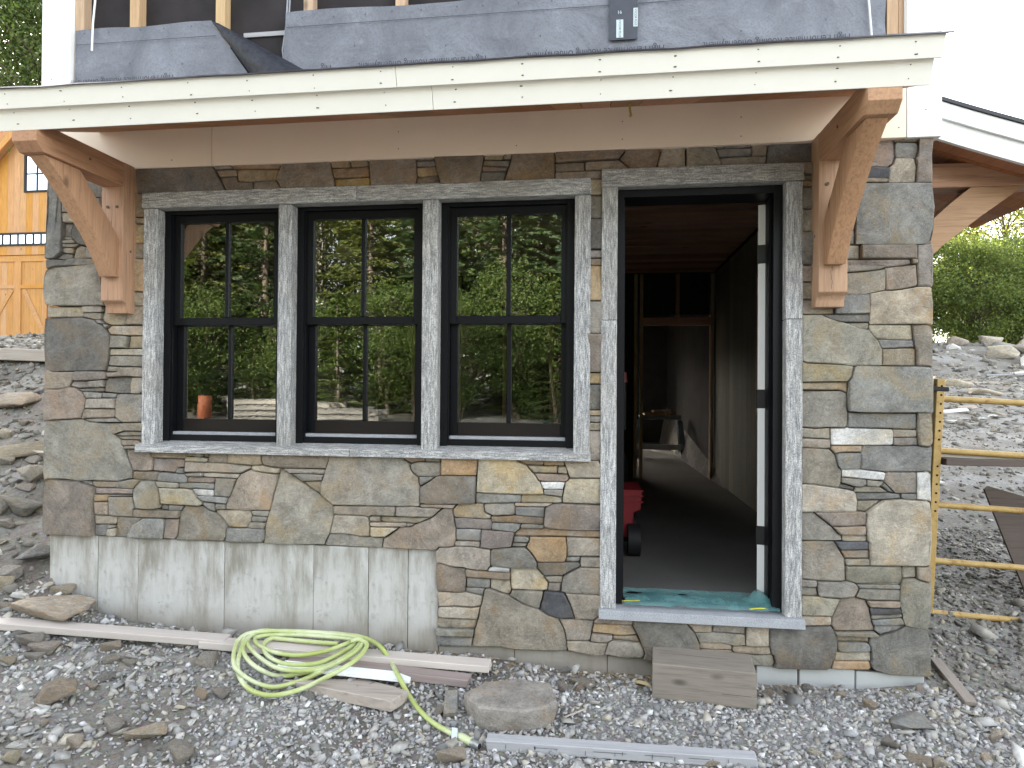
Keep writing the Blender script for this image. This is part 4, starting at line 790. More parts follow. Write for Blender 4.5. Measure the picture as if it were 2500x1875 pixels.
for a, b in ((.020, .100), (.917, .997)):
    box("jamb", a, b, -.026, .09, .4945, 1.9525, GR_Z, gd, .003, .0012); box("jamb", a, b, -.023, .09, 1.9545, 2.6315, GR_Z, gd, .003, .0012)
prism_x("sill", [(-.055, .448), (.20, .448), (.20, .505), (-.052, .4935)], .016, 1.006, GR_S, gd, .003)

# windows
def window(x0, x1, label):
    w = multibox("window", [(x0+.002, x0+.040, .040, .17, 1.295, 2.596), (x1-.040, x1-.002, .040, .17, 1.295, 2.596), (x0+.040, x1-.040, .040, .17, 2.575, 2.596), (x0+.040, x1-.040, .050, .17, 1.297, 1.330)], BLACK, H)
    tag(w, label)
    for s in (0, 1):   # inner stops of the frame
        xx = x0+.040 if s == 0 else x1-.046
        box("stop", xx, xx+.006, .052, .064, 1.331, 2.574, BLACK, w)
    box("window_sill", x0+.047, x1-.047, .066, .150, 1.331, 1.347, GR_S, w)
    gl, gr = x0+.082, x1-.073
    def sash(nm, y0, y1, z0, zg0, zg1, z1, railm):
        s = multibox(nm, [(x0+.043, gl, y0, y1, z0, z1), (gr, x1-.043, y0, y1, z0, z1), (gl, gr, y0+.001, y1-.001, zg1, z1)], BLACK, w)
        box("rail", gl+.0005, gr-.0005, y0-.001, y1-.002, z0, zg0, railm, w, .002)
        c = (gl+gr)/2; box("muntin", c-.012, c+.012, y0+.003, y1-.002, zg0+.0005, zg1-.0005, BLACK, w, .003)
        for a, b in ((gl+.0005, c-.0125), (c+.0125, gr-.0005)):
            ym = (y0+y1)/2; t = [rng.uniform(-.0012, .0012) for _ in range(4)]; cx, cz = (a+b)/2, (zg0+zg1)/2
            mesh_obj("pane", [(a-cx, t[0], zg0-cz), (b-cx, t[1], zg0-cz), (b-cx, t[2], zg1-cz), (a-cx, t[3], zg1-cz)], [(0, 1, 2, 3)], GLASS, w, (cx, ym, cz))
    sash("upper_sash", .066, .100, 1.951, 1.992, 2.532, 2.574, BLACK)
    sash("lower_sash", .104, .138, 1.348, 1.418, 1.952, 1.985, BRONZE)
    return w
window(-2.44, -1.722, "black double-hung window beside the timber bracket, farthest from the door")
window(-1.645, -.916, "black double-hung window in the middle of the three")
window(-.832, -.117, "black double-hung window beside the doorway")

# door frame and the white door swung inward
df = multibox("door_frame", [(.102, .1345, .030, .20, .505, 2.630), (.8725, .915, .030, .20, .505, 2.630), (.1345, .8725, .032, .20, 2.593, 2.630), (.1345, .142, .085, .20, .515, 2.593), (.865, .8725, .085, .150, .515, 2.593)], BLACK, H)
tag(df, "black clad frame of the doorway")
box("threshold", .136, .871, .085, .195, .507, .520, BLACK, df)
dr = empty("door", (.838, .20, .525), H, R(-16)); tag(dr, "white door slab swung open into the room, seen edge on")
DOORM = paint_mat("white_door", (.80, .80, .78))
box("door_slab", -.0, .042, 0, .80, 0, 2.055, DOORM, dr, .002)
for z in (.27, .985, 1.745): box("hinge", -.006, .046, -.004, .03, z, z+.098, HINGE, dr, .002)
tf = []; tn = 30
for j in range(9):
    for i in range(tn):
        u = i/(tn-1); v = j/8; x = .14+.76*u+.012*math.sin(7*v); y = -.012+.26*v+.010*noise.noise(Vector((u*6, 0, 4)))
        z = .512+.010*(1-abs(2*v-1))+.010*noise.noise(Vector((u*9, v*5, 2)))+.006*noise.noise(Vector((u*25, v*12, 7))) + (.055*max(0, 1-((u-.93)/.07)**2)*max(0, 1-((v-.62)/.35)**2))
        tf.append((x, y, max(z, .508 if v < .8 else .521)))
TEAL = M("teal_film", .25, .5); TEAL.col(TEAL.ramp(TEAL.noise(TEAL.coords(rnd=False), 9, 5, .7), [(.3, (.10, .26, .27)), (.6, (.20, .42, .41)), (.75, (.42, .62, .62))])); TEAL.b.inputs["Alpha"].default_value = .62
film = mesh_obj("plastic_film", tf, [(j*tn+i, j*tn+i+1, (j+1)*tn+i+1, (j+1)*tn+i) for j in range(8) for i in range(tn-1)], TEAL.m, None, (0, 0, .004), 180)
tag(film, "crumpled teal plastic film laid over the door threshold", "plastic film")
YEL = plain("yellow_strap", (.62, .55, .04), .5)
tag(beam("strap", (.118, .035, .517), (.225, .048, .519), .008, .002, YEL, None, 0), "short yellow strap end on the threshold by the closed-side jamb", "strap")
tag(tube("cord", catmull([(.76, .015, .513), (.81, .01, .522), (.85, .02, .517)], 4), .003, YEL), "thin yellow cord on the threshold beside the hinged door edge", "cord")

# interior
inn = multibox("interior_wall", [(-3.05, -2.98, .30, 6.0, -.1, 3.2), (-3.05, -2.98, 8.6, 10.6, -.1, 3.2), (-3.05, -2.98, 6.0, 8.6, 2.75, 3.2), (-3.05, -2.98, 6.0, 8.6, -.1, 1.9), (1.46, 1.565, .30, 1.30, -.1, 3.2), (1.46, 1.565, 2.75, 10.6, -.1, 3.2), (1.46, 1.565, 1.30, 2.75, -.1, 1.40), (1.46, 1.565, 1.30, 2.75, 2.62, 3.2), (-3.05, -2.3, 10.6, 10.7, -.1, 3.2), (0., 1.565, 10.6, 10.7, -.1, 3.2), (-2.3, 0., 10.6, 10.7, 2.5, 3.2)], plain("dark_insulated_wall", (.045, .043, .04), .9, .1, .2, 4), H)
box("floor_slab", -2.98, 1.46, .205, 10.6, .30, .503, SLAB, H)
PANEL = wood_mat("grey_green_panel", (.30, .29, .22), 'z', .7, 1.2, knots=False, val=.2)
yy = .32
while yy < 4.7:
    if not 1.20 < yy+.1 < 2.85: box("wall_board", 1.440, 1.460, yy, yy+.20, .505, 3.05, PANEL, inn)
    yy += .205
for a in (1.28, 2.72): box("window_casing", 1.425, 1.46, a, a+.05, 1.38, 2.66, PINE_Z, inn)
box("window_casing", 1.425, 1.46, 1.331, 2.719, 1.35, 1.40, PINE_Z, inn); box("window_casing", 1.425, 1.46, 1.331, 2.719, 2.62, 2.66, PINE_Z, inn); box("window_rail", 1.47, 1.50, 1.30, 2.75, 1.98, 2.03, WHITE_B, inn)
mesh_obj("pane", [(0, 1.30, 1.40), (0, 2.75, 1.40), (0, 2.75, 2.62), (0, 1.30, 2.62)], [(0, 1, 2, 3)], GLASS, inn, (1.52, 0, 0))
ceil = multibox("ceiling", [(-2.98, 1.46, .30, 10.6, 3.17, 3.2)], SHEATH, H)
yy = .33; k = 0
while yy < 9.5:
    box("ceiling_plank", -2.97, 1.44, yy, yy+.132, 3.085+rng.uniform(-.004, .004), 3.165, PINE_X, ceil); yy += .14 + (.05 if k in (5,) else 0); k += 1
part = multibox("partition", [(-2.98, .50, 4.98, 5.0, .505, 3.08), (1.42, 1.44, 4.98, 5.0, .505, 3.08), (.50, 1.42, 4.98, 5.0, 2.55, 3.08)], plain("partition_sheathing", (.05, .04, .035), .9, .1), H)
for x in (-2.4, -1.8, -1.2, -.6, 0, .46, .53, 1.385): box("stud", x, x+.038, 4.88, 4.975, .505, 3.05, PINE_Z, part)
box("stud", .97, 1.01, 4.88, 4.975, 2.51, 3.05, PINE_Z, part); box("header", .571, 1.384, 4.86, 4.975, 2.41, 2.505, PINE_X, part)
for s in range(int((4.4)/.18)): box("strapping", -2.95+0, .49, 5.005, 5.02, 1+.18*s*.1, 1.02+.18*s*.1, PINE_X, part) if False else None

# timber brackets under the overhang
def bracket(xc, label, flip=1):
    b = empty("bracket", (xc, 0, 0), H); tag(b, label); w = .065
    # post with its curved foot
    foot = [(-.113, 2.074), (-.108, 2.068), (-.092, 2.062), (-.079, 2.048), (-.073, 2.03), (-.070, 2.006), (.028, 2.006)]
    prism_x("post", [(.028, 2.830), (-.113, 2.830)]+foot, -w, w, FIR_Z, b, .003, 30)
    prism_x("arm", [(-.1135, 2.697), (-.1135, 2.829), (-.555, 2.829), (-.648, 2.794), (-.671, 2.784), (-.671, 2.737), (-.630, 2.697)][::-1], -w+.001, w-.001, FIR_Y, b, .0025)
    lo = [(-.600, 2.696), (-.575, 2.674), (-.51, 2.625), (-.46, 2.577), (-.40, 2.518), (-.345, 2.458), (-.29, 2.40), (-.232, 2.325), (-.185, 2.25), (-.152, 2.196)]
    up = [(-.1135, 2.200), (-.1135, 2.400), (-.14, 2.437), (-.18, 2.484), (-.225, 2.527), (-.27, 2.573), (-.315, 2.62), (-.36, 2.668), (-.388, 2.696)]
    prism_x("brace", lo+up, -.043, .043, FIR_Z, b, .0025, 30)
    CK = HINGE
    for i_ in range(5): box("check", -.008+.003*math.sin(i_*1.7), -.0062+.003*math.sin(i_*1.7), -.1138, -.112, (2.40 if flip > 0 else 2.085)+.022*i_, (2.40 if flip > 0 else 2.085)+.022*(i_+1), BARK, b)
    for dx in (-.028, .028): tube("peg", [(dx, -.118, 2.585), (dx, -.108, 2.585)], .0085, BARK, b, 8)
    for yy_, zz in ((-.35, 2.763), (-.055, 2.35)): tube("peg", [(flip*(w+.0015), yy_, zz), (flip*(w-.01), yy_, zz)], .0075, BARK, b, 8)
    return b
bracket(-2.642, "curved timber bracket beside the triple window", 1); bracket(1.106, "curved timber bracket beside the doorway", -1)

# overhanging roof
OV = empty("overhang_roof", (0, 0, 0), H); tag(OV, "projecting eave with cream two-step fascia and cedar soffit")
al = R(20.9); sd_, nd_ = (math.cos(al), math.sin(al)), (-math.sin(al), math.cos(al)); F0 = (-.66, 2.79)
def pt(s, n): return (F0[0]+sd_[0]*s+nd_[0]*n, F0[1]+sd_[1]*s+nd_[1]*n)
XL, XR = -2.80, 1.272
for a, b in ((XL, -.70), (-.698, XR)): prism_x("fascia_board", [pt(0, 0), pt(.022, 0), pt(.022, .10), pt(0, .10)], a, b, WHITE, OV, .0015)
for a, b in ((XL-.02, -.845), (-.843, XR+.020)): prism_x("fascia_board", [pt(-.020, .093), pt(-.0005, .093), pt(-.0005, .176), pt(-.020, .176)], a, b, WHITE, OV, .0015)
x = XL+.002
while x < XR-.02:
    w_ = min(.136, XR-x-.002); prism_x("soffit_board", [pt(.0225, .004), pt(.0225, .022), pt(.70, .022), pt(.70, .004)], x, x+w_-.004, CEDAR_Y, OV); x += w_
prism_x("roof_deck", [pt(.023, .03), pt(.023, .175), pt(.75, .175), pt(.75, .03)], XL, XR, SHEATH, OV)
V, Fm = [], []; k = 120
for i in range(k):
    xx = XL-.03+(XR-XL+.075)*i/(k-1); wv = .004*noise.noise(Vector((xx*5, 0, 0)))+.006*max(0, noise.noise(Vector((xx*1.7, 4, 0))))
    for s_, n_ in ((-.030, .1775+wv-.004), (-.012, .1785+wv), (.10, .180), (.74, .180), (.74, .184), (-.012, .183+wv), (-.030, .180+wv-.004)): q = pt(s_, n_); V.append((xx, q[0], q[1]))
    if i:
        for j in range(7): Fm.append(((i-1)*7+j, (i-1)*7+(j+1) % 7, i*7+(j+1) % 7, i*7+j))
mesh_obj("drip_membrane", V, Fm, DRIP, OV, (0, 0, 0), 60)
for i in range(14):
    xx = -2.70+.3*i+rng.uniform(-.02, .02)
    if xx > XR-.02: continue
    for s_, n_ in ((-.0215, .155), (-.0215, .112), (-.0012, .078), (-.0012, .03)):
        q = pt(s_, n_+rng.uniform(-.004, .004)); tube("nail", [(xx+rng.uniform(-.012, .012), q[0], q[1]), (xx, q[0]+.002, q[1])], .0023, NAIL, OV, 6)
hk = empty("light_hook", (.16, -.36, 2.9), None) if False else None
BRASS = plain("brass_wire", (.45, .33, .08), .4, .5)
tube("wire_whip", [(.143, -.30, 2.945), (.145, -.305, 2.90), (.150, -.31, 2.872), (.143, -.312, 2.868)], .006, BRASS, OV, 6)

# frieze, corner boards
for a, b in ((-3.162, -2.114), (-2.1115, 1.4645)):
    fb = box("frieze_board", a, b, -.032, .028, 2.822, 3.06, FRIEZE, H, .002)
for a, b, z1 in ((-3.164, -2.986, 6.2), (1.466, 1.622, 6.2)):
    cb = box("corner_board", a, b, -.034, .028, 2.820 if a > 0 else 3.062, z1, WHITE_B, H, .002); tag(cb, "white corner trim board of the upper storey")
box("corner_board", 1.568, 1.620, .0285, .20, 2.822, 6.2, WHITE_B, H, .002)
for xx, zz in ((-2.35, 2.86), (-1.05, 2.87), (-1.05, 2.96), (-.42, 2.86), (.12, 2.87), (.12, 2.96), (.70, 2.86), (.70, 2.955), (1.43, 2.87), (1.43, 2.97), (1.55, 2.95), (1.55, 3.3), (-3.1, 3.35), (-3.02, 3.36)): tube("nail", [(xx, -.0345 if xx < 1.465 and xx > -2.98 else -.0362, zz), (xx, -.03, zz)], .003, NAIL, H, 6)

# upper storey front: studs, dark sheathing, underlayment
UP = multibox("upper_wall", [(-3.0, 1.48, .06, .12, 3.0, 6.2)], SHEATH, H); tag(UP, "unfinished upper wall with bare studs and dark sheathing")
for a, b in ((-2.984, -2.930), (-2.642, -2.583), (-2.119, -2.064), (-1.603, -1.55), (-1.084, -1.030), (-.56, -.505), (-.04, .015), (.48, .535), (.99, 1.045), (1.388, 1.442), (1.4435, 1.464)): box("stud", a, b, .0, .0595, 3.0, 6.2, PINE_Z, UP, .002)
box("flange_tape", -1.98, -1.70, .05, .0595, 3.565, 3.59, OLDWOOD, UP)
def sheet(name, nx_, nz_, fx, mat):
    Vv = [fx(i/(nx_-1), j/(nz_-1)) for j in range(nz_) for i in range(nx_)]
    return mesh_obj(name, Vv, [(j*nx_+i, j*nx_+i+1, (j+1)*nx_+i+1, (j+1)*nx_+i) for j in range(nz_-1) for i in range(nx_-1)], mat, UP, (0, 0, 0), 180)
def rip(x, z, s=1): return s*(-.006-.007*noise.noise(Vector((x*3.1, z*4.5, 1)))-.004*noise.noise(Vector((x*9, z*7, 4))))
def fl(u, v):
    xr = -2.134+(3.632-(3.05+.585*v))*.72; x = -2.972+(xr+2.972)*u; z = 3.05+(.585+.004*math.sin(u*9))*v; return (x, rip(x, z)-.006, z)
sheet("underlayment", 40, 20, fl, UNDER)
def fr(u, v):
    x = -1.703+3.085*u+.006*math.sin(v*8); z = 3.05+(.598+.006*math.sin(u*20))*v; return (x, rip(x, z)-.008, z)
sheet("underlayment", 110, 20, fr, UNDER)
def flap(u, v):   # folded-back corner, rolled forward
    fx, fz = -2.130+v*.375, 3.630-v*.50; ox, oz = -2.090+v*.64, 3.615-v*.365
    a = u*math.pi; x = fx+(ox-fx)*u; z = fz+(oz-fz)*u; return (x, -.018-.11*v*math.sin(a)**.8-.006*noise.noise(Vector((u*6, v*9, 2))), z)
sheet("folded_flap", 14, 24, flap, UNDER_BACK)
def text(body, x, z, size, mat, parent, y, rot=0., sx=1., name="lettering"):
    cu = bpy.data.curves.new("t", 'FONT'); cu.body = body; cu.size = size; cu.align_x = 'CENTER'; cu.align_y = 'CENTER'; cu.resolution_u = 3
    o = bpy.data.objects.new("t", cu); COL.objects.link(o); dg = bpy.context.evaluated_depsgraph_get(); dg.update()
    me = bpy.data.meshes.new_from_object(o.evaluated_get(dg)); COL.objects.unlink(o); bpy.data.objects.remove(o); me.materials.clear(); me.materials.append(mat)
    q = bpy.data.objects.new(name, me); q.location = (x, y, z); q.rotation_euler = (R(90), rot, 0); q.scale = (sx, 1, 1); return link(q, parent)
for xc in (-2.70, -1.79+.0, -.93, -.02, .865):
    if xc != -1.79: text("High Performance Roofing Underlayment", xc, 3.327, .052, INK, UP, -.024, math.pi, .80)
text("Hig", -1.46, 3.327, .052, INK, UP, -.024, math.pi, .85)
for a, b, zz in ((-2.96, -2.10, 3.545), (-1.69, .052, 3.563), (.195, 1.37, 3.563)): box("print_line", a, b, -.0215, -.0205, zz, zz+.0022, INK, UP)
for xx in np.arange(-2.9, 1.35, .165):
    if not -2.2 < xx < -1.68: text("x", float(xx)+rng.uniform(-.02, .02), 3.61+rng.uniform(-.004, .004), .022, INK, UP, -.022)
for xx, zz in ((-2.62, 3.42), (-2.3, 3.40), (-1.3, 3.44), (-.8, 3.41), (-.3, 3.43), (.7, 3.39), (1.1, 3.42)): text("x", xx, zz, .022, INK, UP, -.024)
pa = box("tape_patch", .053, .193, -.030, -.026, 3.378, 3.85, plain("navy_tape", (.018, .022, .034), .3, .5, .3, 20, .3), UP); LAB = plain("pale_label", (.50, .58, .60), .5)
box("sticker", .087, .122, -.0322, -.0302, 3.388, 3.480, LAB, UP); box("sticker", .172, .194, -.0322, -.0302, 3.440, 3.535, LAB, UP)
text("VYCOR PLUS", .1045, 3.434, .0155, INK, UP, -.0327, math.pi/2, 1.); text("VYCOR PLUS", .183, 3.487, .0155, INK, UP, -.0327, math.pi/2, .95); text("16", .103, 3.518, .024, LAB, UP, -.0307)
CORD = plain("white_cord", (.72, .72, .70), .5); CORDG = plain("grey_cable", (.30, .32, .35), .45)
tube("cord", [(-2.845, -.008, 4.2), (-2.85, -.010, 3.8), (-2.852, -.022, 3.66), (-2.85, -.03, 3.5)], .006, CORD, UP, 6)
tube("cord", [(1.27, -.03, 4.0), (1.285, -.032, 3.6), (1.305, -.034, 3.33), (1.31, -.035, 3.2)], .005, CORD, UP, 6)
for dx in (0, .014): tube("cable", [(-1.715+dx, .045, 4.2), (-1.718+dx, .045, 3.75), (-1.712+dx, .02, 3.60), (-1.722+dx, .0, 3.45), (-1.70+dx, .0, 3.3)], .0045, CORDG, UP, 6)

# side and back of the upper storey, main roof
multibox("upper_side_wall", [(-3.10, -2.99, .0285, 10.7, 3.201, 6.2), (1.47, 1.565, .1205, 10.7, 3.201, 6.2), (-2.99, 1.47, 10.6, 10.7, 3.201, 6.2)], WHITE_B, H)
prism_y("main_roof", [(-3.6, 6.0), (-.77, 8.6), (2.06, 6.0), (2.06, 6.15), (-.77, 8.78), (-3.6, 6.15)], -.4, 11.1, DRIP, H)
prism_y("gable", [(-3.10, 6.2), (1.565, 6.2), (-.77, 8.3)], -.03, .05, WHITE_B, H)
multibox("outer_side_wall", [(-3.12, -3.051, .17, 6.0, -.3, 3.2), (-3.12, -3.051, 8.6, 10.7, -.3, 3.2), (-3.12, -3.051, 6.0, 8.6, -.3, 1.9), (-3.12, -3.051, 6.0, 8.6, 2.75, 3.2)], STONE['g'], H)

# eave on the far side of the right corner, with its own bracket
SR = empty("side_eave", (0, 0, 0), H); tag(SR, "white rake and timber bracket of the side eave past the right corner")
def rake(x): t = (x-1.6); return 3.036-.335*t+.055*t*(t-.9)
for lo_, hi_, yf in ((-.078, 0, .035), (-.178, -.0795, .052)):
    n_ = 10; xs = [1.623+.71*i/(n_-1) for i in range(n_)]
    prism_y("rake_board", [(x_, rake(x_)+hi_) for x_ in xs]+[(x_, rake(x_)+lo_) for x_ in xs[::-1]], yf, yf+.022, WHITE_B, SR)
xs = [1.623+.72*i/9 for i in range(10)]
prism_y("side_roof_deck", [(x_, rake(x_)+.002) for x_ in xs]+[(x_, rake(x_)+.020) for x_ in xs[::-1]], .025, 1.10, DRIP, SR)
for i in range(7): prism_y("soffit_board", [(x_, rake(x_)-.150) for x_ in xs]+[(x_, rake(x_)-.135) for x_ in xs[::-1]], .078+.14*i, .214+.14*i, CEDAR_Y, SR)
box("arm", 1.572, 2.28, .25, .375, 2.658, 2.782, FIR_X, SR, .003)
prism_y("brace", [(1.572, 2.175), (1.64, 2.225), (1.766, 2.356), (1.95, 2.505), (2.148, 2.652), (2.16, 2.6575), (1.905, 2.6575), (1.80, 2.57), (1.70, 2.475), (1.572, 2.36)], .262, .363, FIR_X, SR)
box("post", 1.567, 1.66, .25, .375, 2.0, 2.657, FIR_Z, SR, .003) if False else None
# ------------------------------------------------------------------ things inside the house
SAW = plain("grey_plastic", (.20, .26, .31), .6); SAWL = plain("pale_plastic", (.52, .56, .58), .6)
def at_h(px, Y): return px
sh = empty("sawhorse", (1.02, 7.45, .505)); tag(sh, "grey plastic sawhorse standing beyond the inner doorway", "sawhorse")
prism_x("end_frame", [(-.03, .62), (.09, .62), (.09, .66), (-.03, .66)], -.33, .33, SAW, sh, .004)
for s in (-1, 1):
    beam("leg", (s*.375, -.10, 0), (s*.315, -.02, .60), .085, .03, SAW, sh, .004, up=(0, -1, 0)); beam("leg", (s*.375, .22, 0), (s*.315, .08, .60), .085, .03, SAW, sh, .004, up=(0, 1, 0))
beam("brace", (-.375, -.115, .14), (.375, -.115, .14), .028, .085, SAWL, sh, .003)
beam("top_rail", (-.34, .03, .662), (.34, .03, .662), .10, .03, GREYWOOD, sh, .004)
SCR = wood_mat("offcut_pine", (.50, .36, .24), 'x', .7, 1.2)
for i, (dx, dy, dz, l, rz) in enumerate(((-.15, .0, 0, .22, .2), (.05, .02, 0, .24, -.3), (.16, .02, 0, .18, .6), (-.02, .02, .042, .2, .4), (.10, .03, .042, .16, -.2))):
    o = box("wood_offcut", -l/2, l/2, -.045, .045, 0, .04, SCR, None, .003); o.location = (1.02+dx, 7.48+dy, .505+.692+.021+dz); o.rotation_euler = (0, 0, rz); tag(o, "short pine offcut piled on the sawhorse", "offcut", "pine offcuts on the sawhorse")
RED = plain("red_plastic", (.20, .008, .014), .45, .4, .1, 10); BLK = plain("black_rubber", (.012, .012, .013), .6, .3)
tb = empty("tool_cart", (.165, 1.25, .503)); tag(tb, "red wheeled tool cart just inside the doorway", "tool cart")
prism_y("bin", [(-.36, .11), (.07, .11), (.085, .28), (.13, .30), (.14, .43), (-.36, .43)], -.20, .20, RED, tb, .008)
for z in (.345, .385, .42): box("rib", -.30, .146, -.206, -.1995, z, z+.012, RED, tb, .002)
tube("wheel", [(.045, -.215, .105), (.125, -.215, .105)], .105, BLK, tb, 20); tube("wheel", [(.045, .215, .105), (.125, .215, .105)], .105, BLK, tb, 20); tube("hub", [(.124, -.215, .105), (.130, -.215, .105)], .04, RED, tb, 12)
for y_ in (-.19, .19): box("foot", -.35, -.30, y_-.02, y_+.02, .0, .11, BLK, tb)
rag = empty("x") if False else None
ve = empty("vacuum", (.10, 1.95, .503)); tag(ve, "tall black machine with red cap behind the red tool cart", "machine")
tube("body", [(.0, 0, 0.0), (0, 0, .50), (0, 0, .62), (0, 0, .78)], [.15, .15, .12, .11], BLK, ve, 20); tube("neck", [(.06, 0, .779), (.06, 0, 1.16)], .075, BLK, ve, 14); tube("cap", [(.06, 0, 1.159), (.06, 0, 1.24)], [.085, .075], RED, ve, 14)

# ------------------------------------------------------------------ loose rocks
def hull_mesh(name, seed, npts=16, sub=0, amp=.03, flat=1.0):
    r = random.Random(seed); bm = bmesh.new()
    for i in range(npts):
        while True:
            p = Vector((r.uniform(-1, 1), r.uniform(-1, 1), r.uniform(-1, 1)))
            if .55 < p.length < 1.25 and max(abs(c) for c in p) > .62: break
        bm.verts.new((p.x*.5, p.y*.5, p.z*.5))
    res = bmesh.ops.convex_hull(bm, input=bm.verts[:]); bmesh.ops.delete(bm, geom=[v for v in bm.verts if not v.link_faces], context='VERTS')
    if sub:
        bmesh.ops.bevel(bm, geom=[e for e in bm.edges if e.calc_face_angle(0) > .35], offset=.03, segments=1, affect='EDGES', profile=.5)
        bmesh.ops.triangulate(bm, faces=bm.faces[:]); bmesh.ops.subdivide_edges(bm, edges=bm.edges[:], cuts=sub)
        for v in bm.verts: q = v.co*4+Vector((seed, 0, 0)); v.co += v.co.normalized()*(amp*noise.noise(q)+amp*.6*noise.noise(q*2.6))
    xs = [v.co for v in bm.verts]; lo = [min(c[i] for c in xs) for i in range(3)]; hi = [max(c[i] for c in xs) for i in range(3)]
    for v in bm.verts: v.co = Vector(((v.co.x-lo[0])/(hi[0]-lo[0])-.5, (v.co.y-lo[1])/(hi[1]-lo[1])-.5, (v.co.z-lo[2])/(hi[2]-lo[2])))
    bmesh.ops.recalc_face_normals(bm, faces=bm.faces[:])
    me = bpy.data.meshes.new(name); bm.to_mesh(me); bm.free(); me.materials.append(STONE['g'])
    me.polygons.foreach_set("use_smooth", [True]*len(me.polygons)); me.set_sharp_from_angle(angle=R(28)); return me
HULLS = [hull_mesh("rock", 100+i, 13+i % 5, 1, .03) for i in range(9)]
CNAME = {'l': 'pale tan', 't': 'tan', 'u': 'blue-grey', 'g': 'grey', 'w': 'whitish', 'o': 'ochre', 'p': 'purple-brown', 'b': 'brown', 'd': 'dark grey', 'n': 'green-grey'}
def rock(c, x, y, w, d, h, label, group, hull=None, rz=None, tilt=(0, 0), sink=.18):
    o = bpy.data.objects.new("rock", hull or rng.choice(HULLS)); o.location = (x, y, gz(x, y)-h*sink); o.scale = (w, d, h)
    o.rotation_euler = (tilt[0], tilt[1], rng.uniform(-.5, .5) if rz is None else rz); link(o)
    o.material_slots[0].link = 'OBJECT'; o.material_slots[0].material = STONE[c]; tag(o, label, "rock", group); return o
NAMED = {0: "long pale slab of stone lying below the concrete corner", 3: "tilted blue-grey slate slab leaning by the left house corner", 17: "ochre wedge-shaped rock on the muddy gravel", 28: "large grey rock half sunk in mud near the house front", 27: "broad whitish-grey flake stone lying on mud", 26: "small pale pear-shaped stone on the mud",
         33: "small tan block stone beside the hose end", 46: "long blue-grey shard of slate on rubble by the right corner"}
for i, (c, x, y, z, w, h) in enumerate(ROCKS):
    if y < .05:
        where, grp = ("lying on the gravel in front of the house", "loose stones in front of the house")
    elif x < 0: where, grp = ("on the rubble bank left of the house", "rocks on the bank")
    else: where, grp = ("on the yard beyond the yellow scaffold", "rocks in the yard")
    d = w*rng.uniform(.55, .8) if h < w*.8 else w*.9
    hh = h*.8
    if y < .05:
        zone = "just below the long new plank" if x < -1.9 and y > -.62 else "on the mud below the concrete wall" if x < -1.55 else "beside the hose coil" if x < -.95 else "around the flat slab" if x < -.02 else "near the timber block" if x < .72 else "on the rubble below the right house corner" if y > -.62 else "on the far gravel in front of the right house corner"
        where, grp = zone, "stones "+zone
    size = "small" if w < .055 else "large" if w > .13 else "middling" if w > .085 else "modest"
    if y > .05: size = "small" if w < .12 else "big"
    lab = NAMED.get(i, "%s %s angular stone %s" % (size, CNAME[c], where)); g = None if i in NAMED else "%s %s %s" % (size, CNAME[c], grp)
    rz = .0 if i in (0, 46) else None
    rock(c, x, y, w*1.05, d, max(hh, .018), lab, g, None, rz, (rng.uniform(-.12, .12), rng.uniform(-.12, .12)) if i != 3 else (-.5, .35))
# the big flat stone slab
ft = [(-.577, -.511), (-.505, -.386), (-.353, -.334), (-.207, -.350), (-.180, -.445), (-.163, -.526), (-.215, -.590), (-.300, -.625), (-.390, -.632), (-.494, -.622)]
bm = bmesh.new(); cx_, cy_ = -.36, -.49; zb = gz(cx_, cy_)
top = [bm.verts.new((p[0]-cx_, p[1]-cy_, .088+.006*noise.noise(Vector((p[0]*9, p[1]*9, 0))))) for p in ft]
mid = [bm.verts.new(((p[0]-cx_)*1.02, (p[1]-cy_)*1.02, .058+.015*noise.noise(Vector((p[0]*8, p[1]*8, 3))))) for p in ft]; bot = [bm.verts.new(((p[0]-cx_)*.93, (p[1]-cy_)*.93, -.02)) for p in ft]; n = len(ft)
for A, B in ((bot, mid), (mid, top)):
    for i in range(n): bm.faces.new((A[i], A[(i+1) % n], B[(i+1) % n], B[i]))
bm.faces.new(top); bm.faces.new(bot[::-1]); bmesh.ops.recalc_face_normals(bm, faces=bm.faces[:])
bmesh.ops.bevel(bm, geom=bm.edges[:], offset=.008, segments=1, affect='EDGES', profile=.5); bmesh.ops.triangulate(bm, faces=bm.faces[:]); bmesh.ops.subdivide_edges(bm, edges=bm.edges[:], cuts=2)
for v in bm.verts: q = v.co*11; v.co += Vector((noise.noise(q), noise.noise(q+Vector((5, 0, 0))), noise.noise(q+Vector((0, 7, 0)))))*.0028
fs = bm_obj("flat_rock", bm, STONE['g'], None, (cx_, cy_, zb), 22); tag(fs, "big flat-topped grey stone slab lying between hose and wooden block", "rock")
pv = beam("paver", (-.650, -.418, gz(-.65, -.42)+.012), (-.628, -.545, gz(-.63, -.54)+.0), .062, .035, STONE['u'], None, .006, jit=.003); tag(pv, "small blue-grey paver brick beside the flat slab", "paver")

